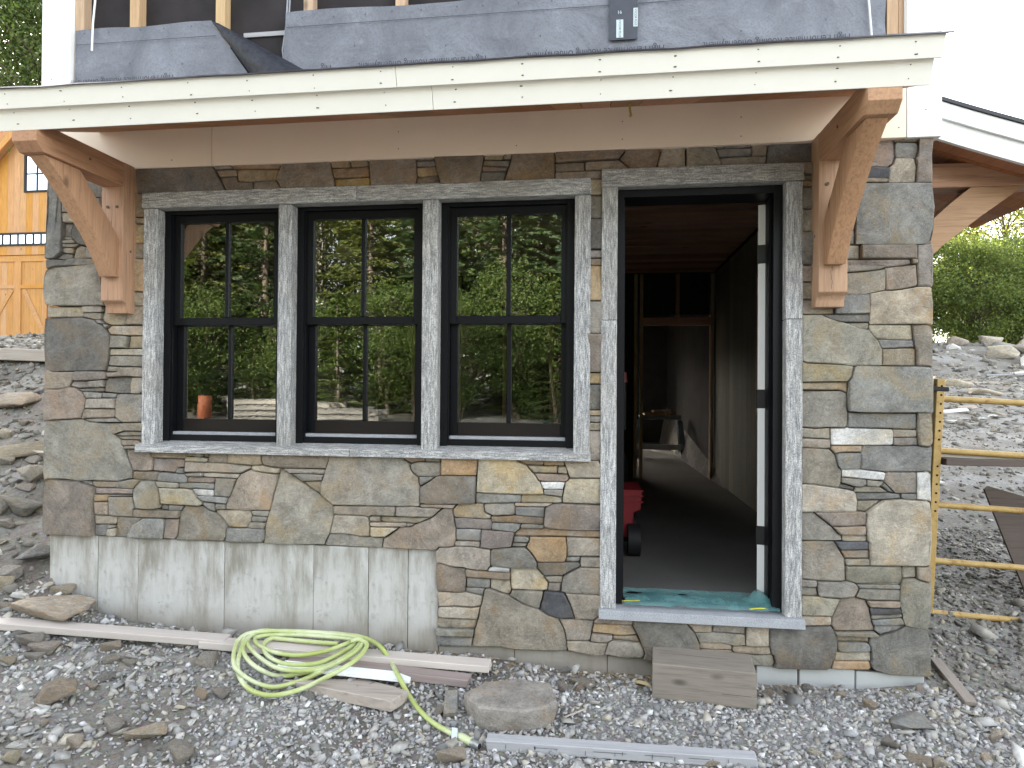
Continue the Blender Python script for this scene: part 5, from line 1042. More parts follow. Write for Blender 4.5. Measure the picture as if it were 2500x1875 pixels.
# ------------------------------------------------------------------ lumber in front
def board(name, p0, p1, w, h, mat, label, cat="board", lift=0., group=None, jit=.0015):
    a = (p0[0], p0[1], (p0[2] if len(p0) > 2 else gz(*p0[:2]))+lift); b = (p1[0], p1[1], (p1[2] if len(p1) > 2 else gz(*p1[:2]))+lift)
    o = beam(name, a, b, w, h, mat, None, .003, jit=jit); tag(o, label, cat, group); return o
board("plank", (-3.55, -.400, .372), (-1.90, -.178, .253), .095, .036, LUMBER_X, "long new pale plank slanting from the frame's left edge to the hose coil", lift=.006)
board("plank", (-2.02, -.212, .252), (-.508, -.212, .221), .088, .036, LUMBER_X, "new lumber running under the hose coil to a knotted cut end", lift=.008)
board("plank", (-1.50, -.278), (-.590, -.318), .075, .038, LUMBER_P, "grey-pink lumber just in front of the knotted new lumber", lift=.004)
board("plank", (-1.80, -.150), (-1.42, -.13), .06, .020, GREYWOOD, "thin grey lath lying against the concrete under the hose", lift=.002)
wp = [(-1.50, -.338), (-.945, -.350), (-.855, -.392), (-.852, -.420), (-1.30, -.405), (-1.52, -.395)]
bm = bmesh.new(); zc = gz(-1.2, -.38)+.047; a = [bm.verts.new((p[0]+1.2, p[1]+.38, 0)) for p in wp]; b = [bm.verts.new((p[0]+1.2, p[1]+.38, .014)) for p in wp]; n = len(wp)
bm.faces.new(a[::-1]); bm.faces.new(b)
for i in range(n): bm.faces.new((a[i], a[(i+1) % n], b[(i+1) % n], b[i]))
bmesh.ops.recalc_face_normals(bm, faces=bm.faces[:]); wb = bm_obj("trim_board", bm, paint_mat("white_offcut", (.80, .82, .82)), None, (-1.2, -.38, zc)); wb.rotation_euler = (R(4), R(1.2), 0); tag(wb, "white painted trim offcut with a snipped end under the hose", "board")
dp = [(-1.46, -.44), (-1.08, -.375), (-.842, -.462), (-.893, -.572), (-1.28, -.480)]
bm = bmesh.new(); zc = gz(-1.1, -.48)+.004; a = [bm.verts.new((p[0]+1.1, p[1]+.48, -.01)) for p in dp]; b = [bm.verts.new((p[0]+1.1, p[1]+.48, .040)) for p in dp]; n = len(dp)
bm.faces.new(a[::-1]); bm.faces.new(b)
for i in range(n): bm.faces.new((a[i], a[(i+1) % n], b[(i+1) % n], b[i]))
bmesh.ops.recalc_face_normals(bm, faces=bm.faces[:]); bmesh.ops.bevel(bm, geom=bm.edges[:], offset=.003, segments=1, affect='EDGES', profile=.5)
wd = bm_obj("wide_board", bm, GREYWOOD, None, (-1.1, -.48, zc)); tag(wd, "wide weathered board with an angled cut end below the white offcut", "board")
lb = board("marked_lumber", (-.437, -.726), (.625, -.700), .058, .042, OLDWOOD, "grey lumber length with faint ruler-like print along its side, below the flat slab", lift=.0)
lb.location.z = .138
for i in range(34):
    t = -.48+i*.029
    if noise.noise(Vector((i*.7, 0, 0))) > .12: box("print_tick", t, t+.0018+.003*(i % 5 == 0), -.0302, -.0296, .010+.004*(i % 3), .028+.004*(i % 2), INK, lb)
text("BCS 2x4 KD-HT S-P-F", -.06, .020, .016, INK, lb, -.0303) if False else None
for i, (t, l) in enumerate(((-.33, .09), (-.10, .13), (.10, .11), (.27, .08))): box("print_bar", t, t+l, -.0302, -.0297, .026, .0275, INK, lb)
blk = empty("timber_block", (.507, -.145, gz(.507, -.145)), None, R(-5.2)); tag(blk, "weathered square timber block set as a step below the door", "timber block")
bb = bmesh.new(); vs = [bb.verts.new(v) for v in boxv((-.232, -.108, -.004), (.232, .112, .163))]
for f in BF: bb.faces.new([vs[i] for i in f])
bmesh.ops.bevel(bb, geom=bb.edges[:], offset=.005, segments=2, affect='EDGES', profile=.5); bm_obj("block", bb, GREYWOOD_T, blk, (0, 0, 0))
for z, x0, x1 in ((.052, .08, .21),): box("crack", x0, x1, -.1087, -.1078, z, z+.0016, plain("crack_shadow_%d" % int(z*1000), (.05, .042, .035), .9), blk)
box("crack", -.2, .12, .02, .0216, .1627, .1636, INK, blk)

# ------------------------------------------------------------------ hose
hz = lambda pts: catmull([(x, y, z) for x, y, z in pts], 7)
VA, FA = tube_geo(hz(HOSE_A), .0108, 8); VB, FB = tube_geo(hz(HOSE_B), .0112, 8)
n = len(VA); ho = empty("garden_hose", (-1.3, -.35, gz(-1.3, -.35))); tag(ho, "coiled pale green hose lying over the planks, one end trailing to the right", "hose")
mesh_obj("coil", VA+VB, FA+[tuple(i+n for i in f) for f in FB], HOSE_M, ho, (1.3, .35, -gz(-1.3, -.35)), 60)
e = HOSE_B[-1]; STEEL = plain("galvanised_fitting", (.30, .31, .30), .4, .5, .2, 30, metal=.6)
def ho_t(nm, pts, r, mat, k=14): V, F_ = tube_geo(pts, r, k); return mesh_obj(nm, V, F_, mat, ho, (1.3, .35, -gz(-1.3, -.35)), 50)
ho_t("sleeve", [(-.566, -.690, .158), (-.540, -.706, .157), (-.497, -.733, .156)], [.013, .0175, .016], HOSE_M); ho_t("coupling", [(-.498, -.7325, .156), (-.480, -.744, .1555), (-.477, -.746, .1555), (-.462, -.755, .155)], [.0165, .017, .0135, .0135], STEEL); ho_t("coupling_mouth", [(-.4622, -.7549, .155), (-.4612, -.7555, .155)], [.0115, .0115], BLK)
tg = [(-.592, -.680, .185), (-.566, -.690, .187), (-.560, -.735, .146), (-.585, -.728, .146)]
mesh_obj("tag", [(p[0]+1.3, p[1]+.35, p[2]-gz(-1.3, -.35)) for p in tg], [(0, 1, 2, 3)], plain("pale_tag", (.50, .56, .60), .5), ho)

o = beam("twig", (-.138, -.483, gz(-.138, -.483)+.006), (-.037, -.417, gz(-.037, -.417)+.016), .007, .006, GREYWOOD, None, .001); tag(o, "thin broken twig on the gravel beside the flat slab", "twig")
o = mesh_obj("dry_leaf", [(-.05, 0, 0), (-.02, -.017, .008), (.02, -.016, .010), (.055, .002, .0), (.02, .016, .014), (-.02, .015, .010), (0, 0, .002)], [(0, 1, 6), (1, 2, 6), (2, 3, 6), (3, 4, 6), (4, 5, 6), (5, 0, 6)], plain("dry_leaf_tan", (.42, .34, .19), .7), None, (.222, -.139, gz(.222, -.139)+.014)); o.rotation_euler = (0, 0, -.5); tag(o, "curled dry tan leaf beside the timber block", "leaf")
o = beam("grey_board", (1.735, .26, gz(1.735, .26)+.012), (1.672, -.19, gz(1.672, -.19)+.004), .052, .022, GREYWOOD_T, None, .003); tag(o, "narrow grey board end lying on rubble along the right house corner", "board")
# ------------------------------------------------------------------ gravel and rubble chips
def chips(n, xr, yr, size, dens, seed, aspect=(.45, .8)):
    g = np.random.default_rng(seed); T = []
    for i in range(7):
        r = random.Random(seed*10+i); bm = bmesh.new()
        for _ in range(9): p = Vector((r.uniform(-1, 1), r.uniform(-1, 1), r.uniform(-1, 1))); bm.verts.new(p.normalized()*r.uniform(.75, 1.1))
        bmesh.ops.convex_hull(bm, input=bm.verts[:]); bmesh.ops.delete(bm, geom=[v for v in bm.verts if not v.link_faces], context='VERTS'); bmesh.ops.triangulate(bm, faces=bm.faces[:]); bm.verts.index_update()
        T.append((np.array([v.co[:] for v in bm.verts]), np.array([[v.index for v in f.verts] for f in bm.faces]))); bm.free()
    VV, FF = [], []; base = 0; cnt = 0
    while cnt < n:
        x = g.uniform(*xr); y = g.uniform(*yr)
        if g.random() > dens(x, y): cnt += .25; continue
        cnt += 1; tv, tfc = T[int(g.integers(7))]; s = size*.5*float(np.exp(g.normal(0, .38)))
        a, b, c = g.uniform(0, 6.28), g.normal(0, .5), g.normal(0, .5)
        Rm = np.array(Matrix.Rotation(a, 3, 'Z') @ Matrix.Rotation(b, 3, 'X') @ Matrix.Rotation(c, 3, 'Y'))
        v = (tv*np.array([s*g.uniform(.9, 1.35), s*g.uniform(.6, 1.), s*g.uniform(*aspect)])) @ Rm.T + np.array([x, y, gz(x, y)+s*.12]); VV.append(v); FF.append(tfc+base); base += len(v)
    return np.vstack(VV), np.vstack(FF)
def d_front(x, y):
    if -3.2 < x < 1.6 and y > -.02: return 0
    p = .5+.5*noise.noise(Vector((x*1.3, y*1.6, 8))); core = math.exp(-((x+.9)/.9)**2)*(1 if y < -.4 else .55); right = _ss(-.35, .3, x)
    mud = _ss(-1.2, -2.0, x)*_ss(-.45, -.75, y)
    return min(1, max(.15, .35+.6*(p-.4)+.9*core+.85*right))*(1-.7*mud)*(1 if y < -.12 else .6)
def add_stuff(name, V, F_, mat, label=None, cat=None):
    o = link(bpy.data.objects.new(name, array_mesh(name, V, F_, mat))); tag(o, label, cat, None, "stuff"); return o
add_stuff("gravel", *chips(32000, (-3.6, 2.9), (-1.75, -.005), .0245, d_front, 3), GRAVEL, "crushed blue-grey gravel spread in front of the house", "gravel")
add_stuff("stone_chips", *chips(4200, (-3.6, 2.9), (-1.7, -.01), .044, lambda x, y: .25+.6*_ss(1.0, 1.6, x)+.55*_ss(-1.6, -2.3, x), 5, (.25, .55)), RUBBLE, "coarser broken stone chips among the gravel", "stone chips")
add_stuff("yard_rubble", *chips(5200, (1.62, 7), (-.1, 8.5), .05, lambda x, y: .8 if x > 1.6 else 0, 9, (.3, .6)), RUBBLE_Y, "loose rubble over the yard right of the house", "rubble")
add_stuff("corner_rubble", *chips(7000, (1.60, 4.2), (-.05, 2.8), .030, lambda x, y: .9, 31, (.3, .6)), RUBBLE_Y, "dark shale chips along the right side of the house", "rubble")
add_stuff("bank_rubble", *chips(5200, (-7.5, -3.16), (-.3, 5), .055, lambda x, y: .9, 12, (.35, .7)), RUBBLE_Y, "loose shale over the bank left of the house", "rubble")
add_stuff("far_rubble", *chips(3500, (3.5, 17), (7.5, 18), .13, lambda x, y: .9 if x > 1.5+y*.35 else 0, 33, (.25, .5)), RUBBLE_Y, "scattered stone over the far part of the yard", "rubble")
add_stuff("heap_rubble", *chips(1100, (8, 21), (17, 23.5), .20, lambda x, y: .4+.6*_ss(13, 15, x), 14, (.4, .8)), RUBBLE_Y, "broken stone over the spoil heap", "rubble")
# dry grass and pine needles along the foot of the wall
g = np.random.default_rng(21); VV, FF = [], []
for i in range(1500):
    x = g.uniform(-.9, 1.0) if i % 3 else g.uniform(-2.3, 1.5); y = -abs(g.normal(0, .09))-.01; z = gz(x, y)+.004; a = g.uniform(0, 3.14); l = g.uniform(.012, .04); dx, dy = math.cos(a)*l, math.sin(a)*l; w_ = .0011; up = g.uniform(0, .014)
    b_ = len(VV); VV += [(x-dx-dy/l*w_, y-dy+dx/l*w_, z), (x-dx+dy/l*w_, y-dy-dx/l*w_, z+.001), (x+dx, y+dy, z+up)]; FF.append((b_, b_+1, b_+2))
add_stuff("straw_litter", np.array(VV), np.array(FF), plain("dry_straw", (.30, .22, .12), .8, .2, .4, 60), "dry straw and needle litter along the foot of the wall", "litter")

# ------------------------------------------------------------------ rocks of the far heap and boards in the yard
for i, (x, y, w, c) in enumerate(((13.3, 20.2, 1.0, 'l'), (14.6, 20.6, 1.3, 'g'), (15.4, 19.9, 1.5, 't'), (13.9, 21.0, .9, 'u'), (15.0, 21.6, 1.2, 'l'), (12.4, 21.3, .5, 'w'), (12.9, 22.0, .7, 'g'), (16.0, 21.2, 1.4, 'n'), (14.2, 22.3, .8, 't'), (11.4, 21.5, .45, 'l'), (13.7, 19.4, .8, 'w'))):
    rock(c, x, y, w, w*.7, w*.5, "%s boulder on the spoil heap across the yard" % CNAME[c], "%s boulders on the spoil heap" % CNAME[c])
for i in range(11):
    x = 11.2+i*.42+rng.uniform(-.2, .2); y = 17.3+rng.uniform(-.6, .8); L = rng.uniform(1.2, 2.6); a = rng.uniform(-.35, .35)
    m_ = (OLDWOOD, LUMBER_X, GREYWOOD, BROWNPLY)[i % 4]; z0 = gz(x, y)
    o = beam("scrap_board", (x, y, z0+.05+.06*(i % 3)), (x+L*math.cos(a), y+L*math.sin(a), gz(x+L*math.cos(a), y+L*math.sin(a))+.05+.12*((i+1) % 3)), .16, .05, m_, None, .004); tag(o, ("weathered grey", "pale new", "tan weathered", "dark brown")[i % 4]+" scrap board dumped at the foot of the spoil heap", "board", ("grey", "pale", "tan", "dark")[i % 4]+" scrap boards")

# ------------------------------------------------------------------ yellow scaffold frame and sheets at the right
YPAINT = M("yellow_scaffold_paint", .5, .4); _w = YPAINT.coords(); _n = YPAINT.noise(_w, 18, 5, .7); _a = YPAINT.ramp(_n, [(.32, (.20, .10, .035)), (.42, (.36, .23, .065)), (.7, (.45, .31, .115))]); YPAINT.col(_a); YPAINT.bump(_n, .2, .002); YPAINT = YPAINT.m
sc_ = empty("scaffold_frame", (2.0, .9, gz(2.0, .9)), None); tag(sc_, "yellow ladder-type scaffold frame with perforated post by the house corner", "scaffold"); sc_.rotation_euler = (0, R(2.7), 0)
zb = sc_.location.z
box("post", -.023, .023, -.023, .023, -.02, 1.42, YPAINT, sc_, .003); box("post", 1.477, 1.523, -.023, .023, .03, 1.42, YPAINT, sc_, .003)
for z in (-.02+.02, .315, .655, .985, 1.30): tube("rung", [(.0235, 0, z), (1.4765, 0, z)], .0185, YPAINT, sc_, 12)
HOLE = plain("post_hole", (.012, .010, .008), .9)
for i in range(15):
    if i not in (6, 7): tube("post_hole", [(.004, -.0237, .62+.054*i), (.004, -.0228, .62+.054*i)], .0068, HOLE, sc_, 10)
box("clamp", -.05, .045, -.028, .028, 1.345, 1.372, BLK, sc_, .003)
dk = beam("deck_board", (2.06, 1.02, 1.163), (3.5, 1.16, 1.145), .36, .040, BROWNPLY, None, .003); tag(dk, "brown deck board resting across the scaffold frame", "board")
wl_ = beam("deck_edge", (2.07, .93, 1.206), (3.5, .935, 1.150), .03, .022, LUMBER_X, None, .002); tag(wl_, "pale batten lying along the scaffold deck edge", "board")
ps = empty("plywood_sheet", (2.74, 1.25, gz(2.6, 1.25)-.10)); tag(ps, "dark brown plywood sheet leaning behind the scaffold", "plywood sheet")
beam("sheet", (.08, -.10, -.02), (.42, .32, 1.10), 1.2, .018, BROWNPLY, ps, .002, up=(-.35, -.93, .2)) if False else None
prism_y("sheet", [(.12, -.18), (1.35, -.18), (1.35, .42), (-.10, .85), (-.125, .83)], -.009, .009, BROWNPLY, ps); ps.rotation_euler = (R(-14), 0, 0)

# ------------------------------------------------------------------ boards and timber on the left bank
def on(x, y, dz=0): return (x, y, gz(x, y)+dz)
o = beam("timber", on(-7.2, 2.62, .0), on(-3.75, 2.40, .03), .16, .12, GREYWOOD, None, .006); tag(o, "long pale timber lying across the top of the bank", "timber")
o = beam("timber", on(-6.6, 3.95, 0), on(-5.9, 3.9, 0), .18, .16, OLDWOOD, None, .005); tag(o, "short squared grey timber block with a slot above the bank", "timber block")
o = beam("lath", on(-4.6, 1.05, .05), on(-3.6, .95, .07), .04, .015, LUMBER_X, None, .001); tag(o, "thin white lath among the rocks of the bank", "lath")
for i in range(5):
    x, y = -7.5+i*.6, 4.6+rng.uniform(-.3, 1.0); a = rng.uniform(-.2, .2); o = beam("scrap_board", on(x, y, .03), on(x+1.3, y+a, .05), .12, .03, (OLDWOOD, LUMBER_X)[i % 2], None, .002); tag(o, ("grey", "pale")[i % 2]+" loose board lying above the bank in front of the garage", "board", ("grey", "pale")[i % 2]+" boards by the garage")

# ------------------------------------------------------------------ timber garage at the back left
G = empty("timber_garage", (-14.7, 11.65, 2.75)); tag(G, "tall garage clad in orange pine boards with braced doors", "garage")
SKYGL = M("garage_glass", .06, .8); SKYGL.col((.02, .025, .03)); SKYGL.b.inputs["Metallic"].default_value = 0; SKYGL = GLASS
multibox("garage_body", [(-4.0, 6.2, .06, 8.0, -.6, 4.0)], GARAGE_D, G)
def gable_z(x): return 8.15-2.75+(x+.1)*.98 if x < 1.4 else 8.15-2.75+1.5*.98-(x-1.4)*.98
xg = -4.0
while xg < 6.1:
    w_ = .182; a, b = xg, xg+w_-.004; segs = []
    top = min(gable_z(a), gable_z(b))-.02; 
    if top > 2.25: prism_y("cladding_board", [(a, 2.245 if -3.2 < a < .60 else -.3), (b, 2.245 if -3.2 < a < .60 else -.3), (b, gable_z(b)-.02), (a, gable_z(a)-.02)], .0, .05, GARAGE_Z, G)
    elif not -3.2 < a < .60: prism_y("cladding_board", [(a, -.3), (b, -.3), (b, max(.2, gable_z(b)-.02)), (a, max(.2, gable_z(a)-.02))], .0, .05, GARAGE_Z, G)
    xg += w_
prism_y("gable_roof", [(-4.9, gable_z(-4.9)+.02), (1.4, gable_z(1.4)+.02), (7.2, gable_z(7.2)+.02), (7.2, gable_z(7.2)+.22), (1.4, gable_z(1.4)+.24), (-4.9, gable_z(-4.9)+.22)], -.22, 8.2, GARAGE_D, G)
prism_y("rake_board", [(-4.9, gable_z(-4.9)-.10), (1.4, gable_z(1.4)-.10), (1.4, gable_z(1.4)+.10), (-4.9, gable_z(-4.9)+.10)], -.26, -.225, GARAGE_Z, G); prism_y("rake_board", [(1.401, gable_z(1.4)-.10), (7.2, gable_z(7.2)-.10), (7.2, gable_z(7.2)+.10), (1.401, gable_z(1.4)+.10)], -.26, -.225, GARAGE_Z, G)
prism_y("gable_back", [(-4.0, 3.9), (6.2, 3.9), (6.2, gable_z(6.2)), (1.4, gable_z(1.4)), (-4.0, max(3.9, gable_z(-4.0)))], .062, .09, GARAGE_D, G)
gdr = multibox("garage_door", [(-3.1, .60, .07, .10, 0, 2.24)], GARAGE_D, G); tag(gdr, "pine garage door with diagonal braces")
for k_ in range(22): box("door_board", -3.09+k_*.1675, -3.09+k_*.1675+.163, .052, .0695, .0, 2.235, GARAGE_Z, gdr)
for x0, x1, z0, z1 in ((-3.1, .60, 2.08, 2.235), (-3.1, .60, 0.0, .15), (.50, .60, .151, 2.079), (-.335, -.16, .151, 2.079), (-1.30, -1.15, .151, 2.079), (-.159, .499, 1.38, 1.47), (-1.149, -.336, 1.38, 1.47)): box("door_rail", x0, x1, .028, .0515, z0, z1, GARAGE_Z, gdr)
beam("door_brace", (-.12, .045, 1.32), (.46, .045, .20), .022, .11, GARAGE_Z, gdr, .002, up=(1, 0, .5)); beam("door_brace", (-.38, .045, 1.32), (-1.1, .045, .20), .022, .11, GARAGE_Z, gdr, .002, up=(-1, 0, .5))
def gwin(x0, x1, z0, z1, cols, rows, lab):
    w = multibox("garage_window", [(x0, x0+.05, -.03, .05, z0, z1), (x1-.05, x1, -.03, .05, z0, z1), (x0+.05, x1-.05, -.03, .05, z0, z0+.05), (x0+.05, x1-.05, -.03, .05, z1-.05, z1)], BLACK, G); tag(w, lab)
    for i in range(1, cols): xx = x0+(x1-x0)*i/cols; box("muntin", xx-.016, xx+.016, -.02, .04, z0+.0505, z1-.0505, BLACK, w)
    for i in range(1, rows): zz = z0+(z1-z0)*i/rows; box("muntin", x0+.0505, x1-.0505, -.019, .039, zz-.016, zz+.016, BLACK, w)
    for i in range(cols):
        for j in range(rows):
            a, b = x0+(x1-x0)*i/cols+.02, x0+(x1-x0)*(i+1)/cols-.02; c, d = z0+(z1-z0)*j/rows+.02, z0+(z1-z0)*(j+1)/rows-.02
            mesh_obj("pane", [(a, 0, c), (b, 0, c), (b, -.03*0, d), (a, 0, d)], [(0, 1, 2, 3)], GPANE, w, (0, -.005, 0))
GPANE = M("sky_reflecting_pane", .03, 1.0); GPANE.b.inputs["Metallic"].default_value = 1.0; GPANE.col((.62, .68, .75)); GPANE = GPANE.m
gwin(-2.9, .67, 2.48, 2.82, 16, 1, "black-framed transom row of small panes over the garage doors"); gwin(-.05, .68, 3.86, 5.3, 2, 3, "black-framed gable window of the garage")

# ------------------------------------------------------------------ trees
def leaf_quads(P, D, Ln, Wd, g):
    """leaf cards: centre P, along D"""
    n = len(P); D = D/np.linalg.norm(D, axis=1, keepdims=True); r = g.normal(size=(n, 3)); s = np.cross(D, r); s /= np.linalg.norm(s, axis=1, keepdims=True)+1e-9
    a = P-D*Ln[:, None]*.5; b = P+D*Ln[:, None]*.5; w = s*Wd[:, None]*.5; up = np.cross(s, D)*Ln[:, None]*.12
    V = np.stack([a, P-w+up, b, P+w+up], 1).reshape(-1, 3); F_ = np.arange(n*4).reshape(n, 4); return V, F_
def limb(V, F_, p0, p1, r0, r1, k=6, bend=None):
    mid = (Vector(p0)+Vector(p1))*.5+(Vector(bend) if bend else Vector((0, 0, 0))); v, f = tube_geo([p0, mid, p1], [r0, (r0+r1)*.5, r1], k); n = len(V); V += v; F_ += [tuple(i+n for i in q) for q in f]
def conifer(seed, Ht, Rd, nb=150, ns=62, leaf=.20, start=.10, droop=.25):
    g = np.random.default_rng(seed); tV, tF = [], []; limb(tV, tF, (0, 0, -.3), (0, 0, Ht), Ht*.018, .01, 8, (g.normal(0, .1), g.normal(0, .1), 0)); P, D = [], []
    for i in range(nb):
        h = start+(1-start)*(i/nb)**.92; L = Rd*(1-h)**.8*g.uniform(.65, 1.12)+.12; az = i*2.4+g.normal(0, .4); z0 = h*Ht; dr = droop*g.uniform(.4, 1.6)
        p1 = (math.cos(az)*L, math.sin(az)*L, z0-L*dr+.10*L); limb(tV, tF, (0, 0, z0), p1, .012+.012*L, .004, 4, (0, 0, .06*L))
        t = g.uniform(.12, 1, ns)**.8; side = g.normal(0, .16, ns)*(1.05-t*.75)*L; c, s_ = math.cos(az), math.sin(az)
        zz = z0+(p1[2]-z0)*t+.10*L*np.sin(t*math.pi)*.5+g.normal(0, .025, ns)-np.abs(side)*.12
        P.append(np.stack([c*L*t-s_*side, s_*L*t+c*side, zz], 1)); D.append(np.stack([c-s_*side*1.4/(.3*L+.1), s_+c*side*1.4/(.3*L+.1), g.normal(-.15, .25, ns)], 1))
    P = np.vstack(P); D = np.vstack(D); n = len(P); V, F_ = leaf_quads(P, D, leaf*g.uniform(.7, 1.4, n), leaf*.38*g.uniform(.7, 1.3, n), g); return tV, tF, V, F_
def broadleaf(seed, Ht, Rd, ncl=130, nl=95, leaf=.12, base=.22, spread=.55, squash=.9):
    g = np.random.default_rng(seed); tV, tF = [], []; top = (g.normal(0, .2), g.normal(0, .2), Ht*.82); limb(tV, tF, (0, 0, -.3), top, Ht*.016+.03, .02, 8, (g.normal(0, .25), g.normal(0, .25), 0)); P, D = [], []
    for i in range(ncl):
        h = g.uniform(base, 1.); rr = Rd*math.sin(math.pi*min(1, max(.08, (h-base*.6)/(1.08-base*.6))))**.7*g.uniform(.35, 1.05); az = g.uniform(0, 6.283); c = np.array([math.cos(az)*rr, math.sin(az)*rr, Ht*h*squash+Ht*(1-squash)*.5])
        zs = max(Ht*.12, c[2]-rr*g.uniform(.5, 1.1)); limb(tV, tF, (0, 0, zs), tuple(c), .012+.012*rr, .005, 4, (0, 0, .1*rr))
        q = g.normal(size=(nl, 3))*np.array([spread, spread, spread*.55])*g.uniform(.6, 1.25); P.append(c+q); D.append(g.normal(size=(nl, 3))+np.array([0, 0, -.4]))
    P = np.vstack(P); D = np.vstack(D); n = len(P); V, F_ = leaf_quads(P, D, leaf*g.uniform(.7, 1.4, n), leaf*.6*g.uniform(.7, 1.3, n), g); return tV, tF, V, F_
class Tree:
    def __init__(s, geo, bark, leaf):
        tV, tF, V, F_ = geo; s.t = bpy.data.meshes.new("trunk"); s.t.from_pydata([tuple(v) for v in tV], [], tF); finish(s.t, bark, 60); s.c = array_mesh("crown", V, F_, leaf)
    def put(s, name, x, y, sc_, rz, label, group):
        o = empty(name, (x, y, gz(x, y)), None, rz); o.scale = (sc_, sc_, sc_*rng.uniform(.94, 1.08)); tag(o, label, "tree", group)
        link(bpy.data.objects.new("trunk", s.t), o); link(bpy.data.objects.new("crown", s.c), o); return o
TC1 = Tree(conifer(1, 9.5, 2.4), BARK, LEAF_C); TC2 = Tree(conifer(2, 8.0, 2.1, 130, 60, .19, .04, .35), BARK, LEAF_D); TC3 = Tree(conifer(3, 5.0, 1.5, 100, 52, .15, .03, .15), BARK, LEAF_A)
TB1 = Tree(broadleaf(4, 8.5, 2.3), BARK, LEAF_A); TB2 = Tree(broadleaf(5, 10.5, 2.0, 90, 85, .13, .35), BIRCH, LEAF_B); TB3 = Tree(broadleaf(6, 6.0, 2.3, 120, 150, .11, .06, .42), BARK, LEAF_A); TB6 = Tree(broadleaf(16, 5.0, 2.2, 130, 120, .12, .05, .42), BARK, LEAF_E); TB7 = Tree(broadleaf(17, 9.4, 2.2, 75, 80, .16, .30, .42), BARK, LEAF_F); TC4 = Tree(conifer(9, 9.0, 2.6, 150, 66, .20, .05, .3), BARK, LEAF_G)
TB4 = Tree(broadleaf(7, 9.0, 1.9, 60, 60, .13, .35, .45), BARK, LEAF_B); TB5 = Tree(broadleaf(8, 15, 3.6, 190, 230, .115, .22, .70), BARK, LEAF_A)
for i, (x, y, s, k) in enumerate(((13.2, 25.5, .95, 0), (15.0, 24.8, .9, 0), (16.6, 26.2, 1.0, 0), (18.4, 25.0, .9, 0), (20.6, 26.0, 1.1, 0), (11.5, 27, 1.0, 0), (14.6, 28.5, .9, 1), (16.6, 29.5, .95, 1), (19.0, 30, 1.0, 1), (22, 30, 1.1, 1), (17.6, 28, 1.1, 0), (23, 27, 1.3, 0), (6.2, 25.0, 1.0, 0), (8.0, 26.5, 1.1, 0), (9.8, 25.2, .95, 0), (4.0, 28, 1.2, 0))):
    (TB6, TB7)[k].put("broadleaf_tree", x, y, s, rng.uniform(0, 6), ("dense low broadleaf tree behind the spoil heap", "airy tall tree rising behind the dense low trees")[k], ("dense trees behind the spoil heap", "airy trees behind the spoil heap")[k])
for i, (x, y, s) in enumerate(((-21.5, 20.5, 1.1), (-24.5, 21, 1.15), (-19, 24, 1.1), (-27, 24, 1.2), (-23, 26.5, 1.2), (-30, 21, 1.15))): TB5.put("broadleaf_tree", x, y, s, rng.uniform(0, 6), "tall leafy tree rising behind the timber garage", "trees behind the garage")
for i, (x, y, s) in enumerate(((-13.5, 5.0, .8),)): TB5.put("broadleaf_tree", x, y, s, rng.uniform(0, 6), "tall leafy tree on the slope in front of the garage's far end", "added shade trees left of the garage")  # outside the view, added to shade the ground at the left
for i, (x, y, s) in enumerate(((-5, 17.5, .85), (-1, 19.5, .9), (3, 20.5, .9), (1, 25, 1.0), (6, 27, 1.0), (-3, 23.5, .95))): TB5.put("broadleaf_tree", x, y, s, rng.uniform(0, 6), "unseen tall leafy tree added behind the stone house to shade the yard", "added shade trees behind the stone house")  # hidden by the house; added so their shade falls on the yard
for i in range(17):
    x = -15.5+i*1.05+rng.uniform(-.4, .4); y = -13.2+rng.uniform(-.7, .5); kd = (TC3, TB3)[i % 2]; kd.put(("conifer_tree", "broadleaf_tree")[i % 2], x, y, rng.uniform(.42, .75), rng.uniform(0, 6), ("young bright conifer at the edge of the wood facing the house", "leafy shrub at the edge of the wood facing the house")[i % 2], ("young bright conifers facing the house", "leafy shrubs facing the house")[i % 2])
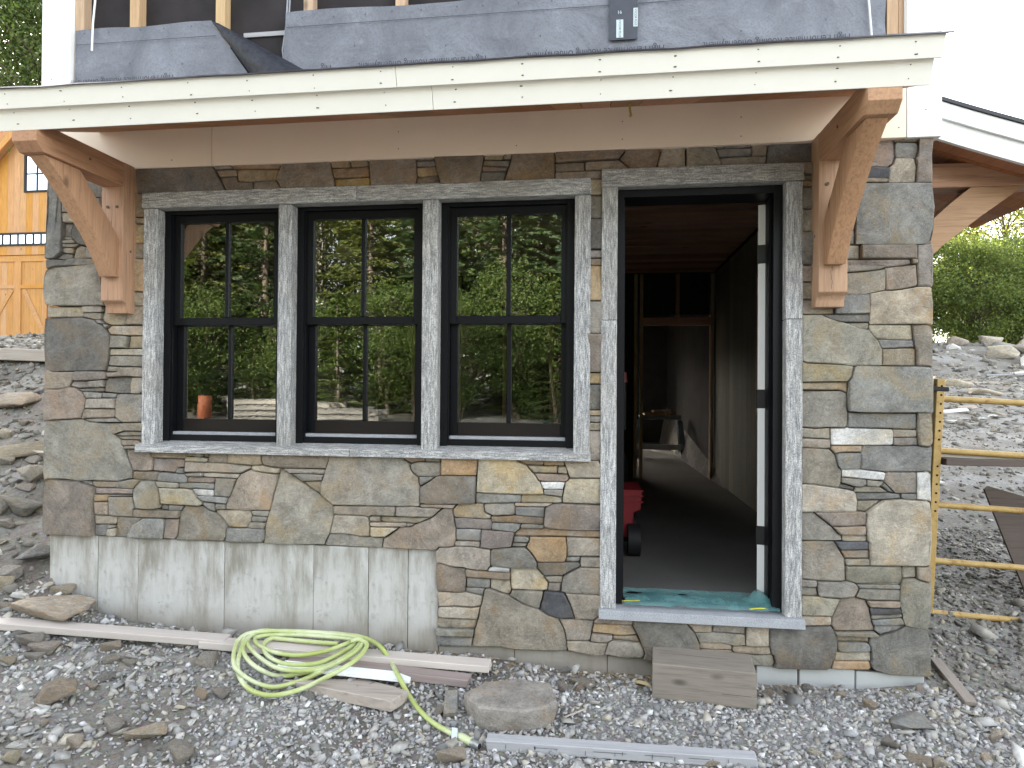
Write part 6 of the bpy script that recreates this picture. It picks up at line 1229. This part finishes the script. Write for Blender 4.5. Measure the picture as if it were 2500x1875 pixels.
# the wood facing the house: what the window glass reflects
k = 0
for row, (yb, n_, x0, x1) in enumerate(((-14.5, 9, -17, 3), (-18, 11, -22, 5), (-22, 12, -26, 8), (-27, 12, -32, 10))):
    for i in range(n_):
        x = x0+(x1-x0)*(i+.5)/n_+rng.uniform(-.7, .7); y = yb+rng.uniform(-1.1, 1.1); kind = (TC1, TC2, TB1, TC4, TB2)[rng.choice((0, 3, 3, 1, 3, 4) if row == 0 else (0, 3, 3, 2, 4))]
        nm = "conifer_tree" if kind in (TC1, TC2, TC4) else "broadleaf_tree"; s = (.95, 1.05, 1.1, 1.2)[row]*rng.uniform(.85, 1.15)
        lab = {TC1: "tall dark conifer in the wood facing the house", TC2: "drooping blue-green conifer in the wood facing the house", TC4: "broad olive-green conifer in the wood facing the house", TB1: "leafy green tree in the wood facing the house", TB2: "birch with pale trunk in the wood facing the house"}[kind]
        kind.put(nm, x, y, s, rng.uniform(0, 6), lab, lab.split(" in the")[0].split(" at the")[0]+"s facing the house"); k += 1
# pallets and an orange drum at the wood's edge, seen in the glass
for q, (xq, yq, nq) in enumerate(((-8.5, -12.0, 4), (-7.1, -12.1, 3), (-5.9, -12.0, 2))):
    for j in range(nq):
        p = empty("pallet", (xq, yq, gz(xq, yq)+.145*j), None, rng.uniform(-.1, .1)); tag(p, ("pale wooden pallet in the tallest stack at the wood's edge", "pale wooden pallet in the middle stack at the wood's edge", "pale wooden pallet in the lowest stack at the wood's edge")[q], "pallet", "stacked pallets %d" % (q+1))
        for i in range(7): box("slat", -.6+.183*i, -.6+.183*i+.10, -.5, .5, .115, .137, LUMBER_X, p)
        for yy_ in (-.48, 0, .44): box("stringer", -.6, .6, yy_, yy_+.04, .02, .1145, LUMBER_X, p)
        for yy_ in (0,): pass
dm = empty("drum", (-10.1, -12.2, gz(-10.1, -12.2))); dm.scale = (.75, .75, .8); tag(dm, "orange plastic drum at the wood's edge", "drum"); ORG = plain("orange_plastic", (.42, .13, .06), .5)
tube("shell", [(0, 0, 0), (0, 0, .2), (0, 0, .22), (0, 0, .45), (0, 0, .47), (0, 0, .72), (0, 0, .75)], [.21, .22, .23, .23, .22, .22, .19], ORG, dm, 18); tube("lid", [(0, 0, .7505), (0, 0, .785)], .20, BLK, dm, 18)
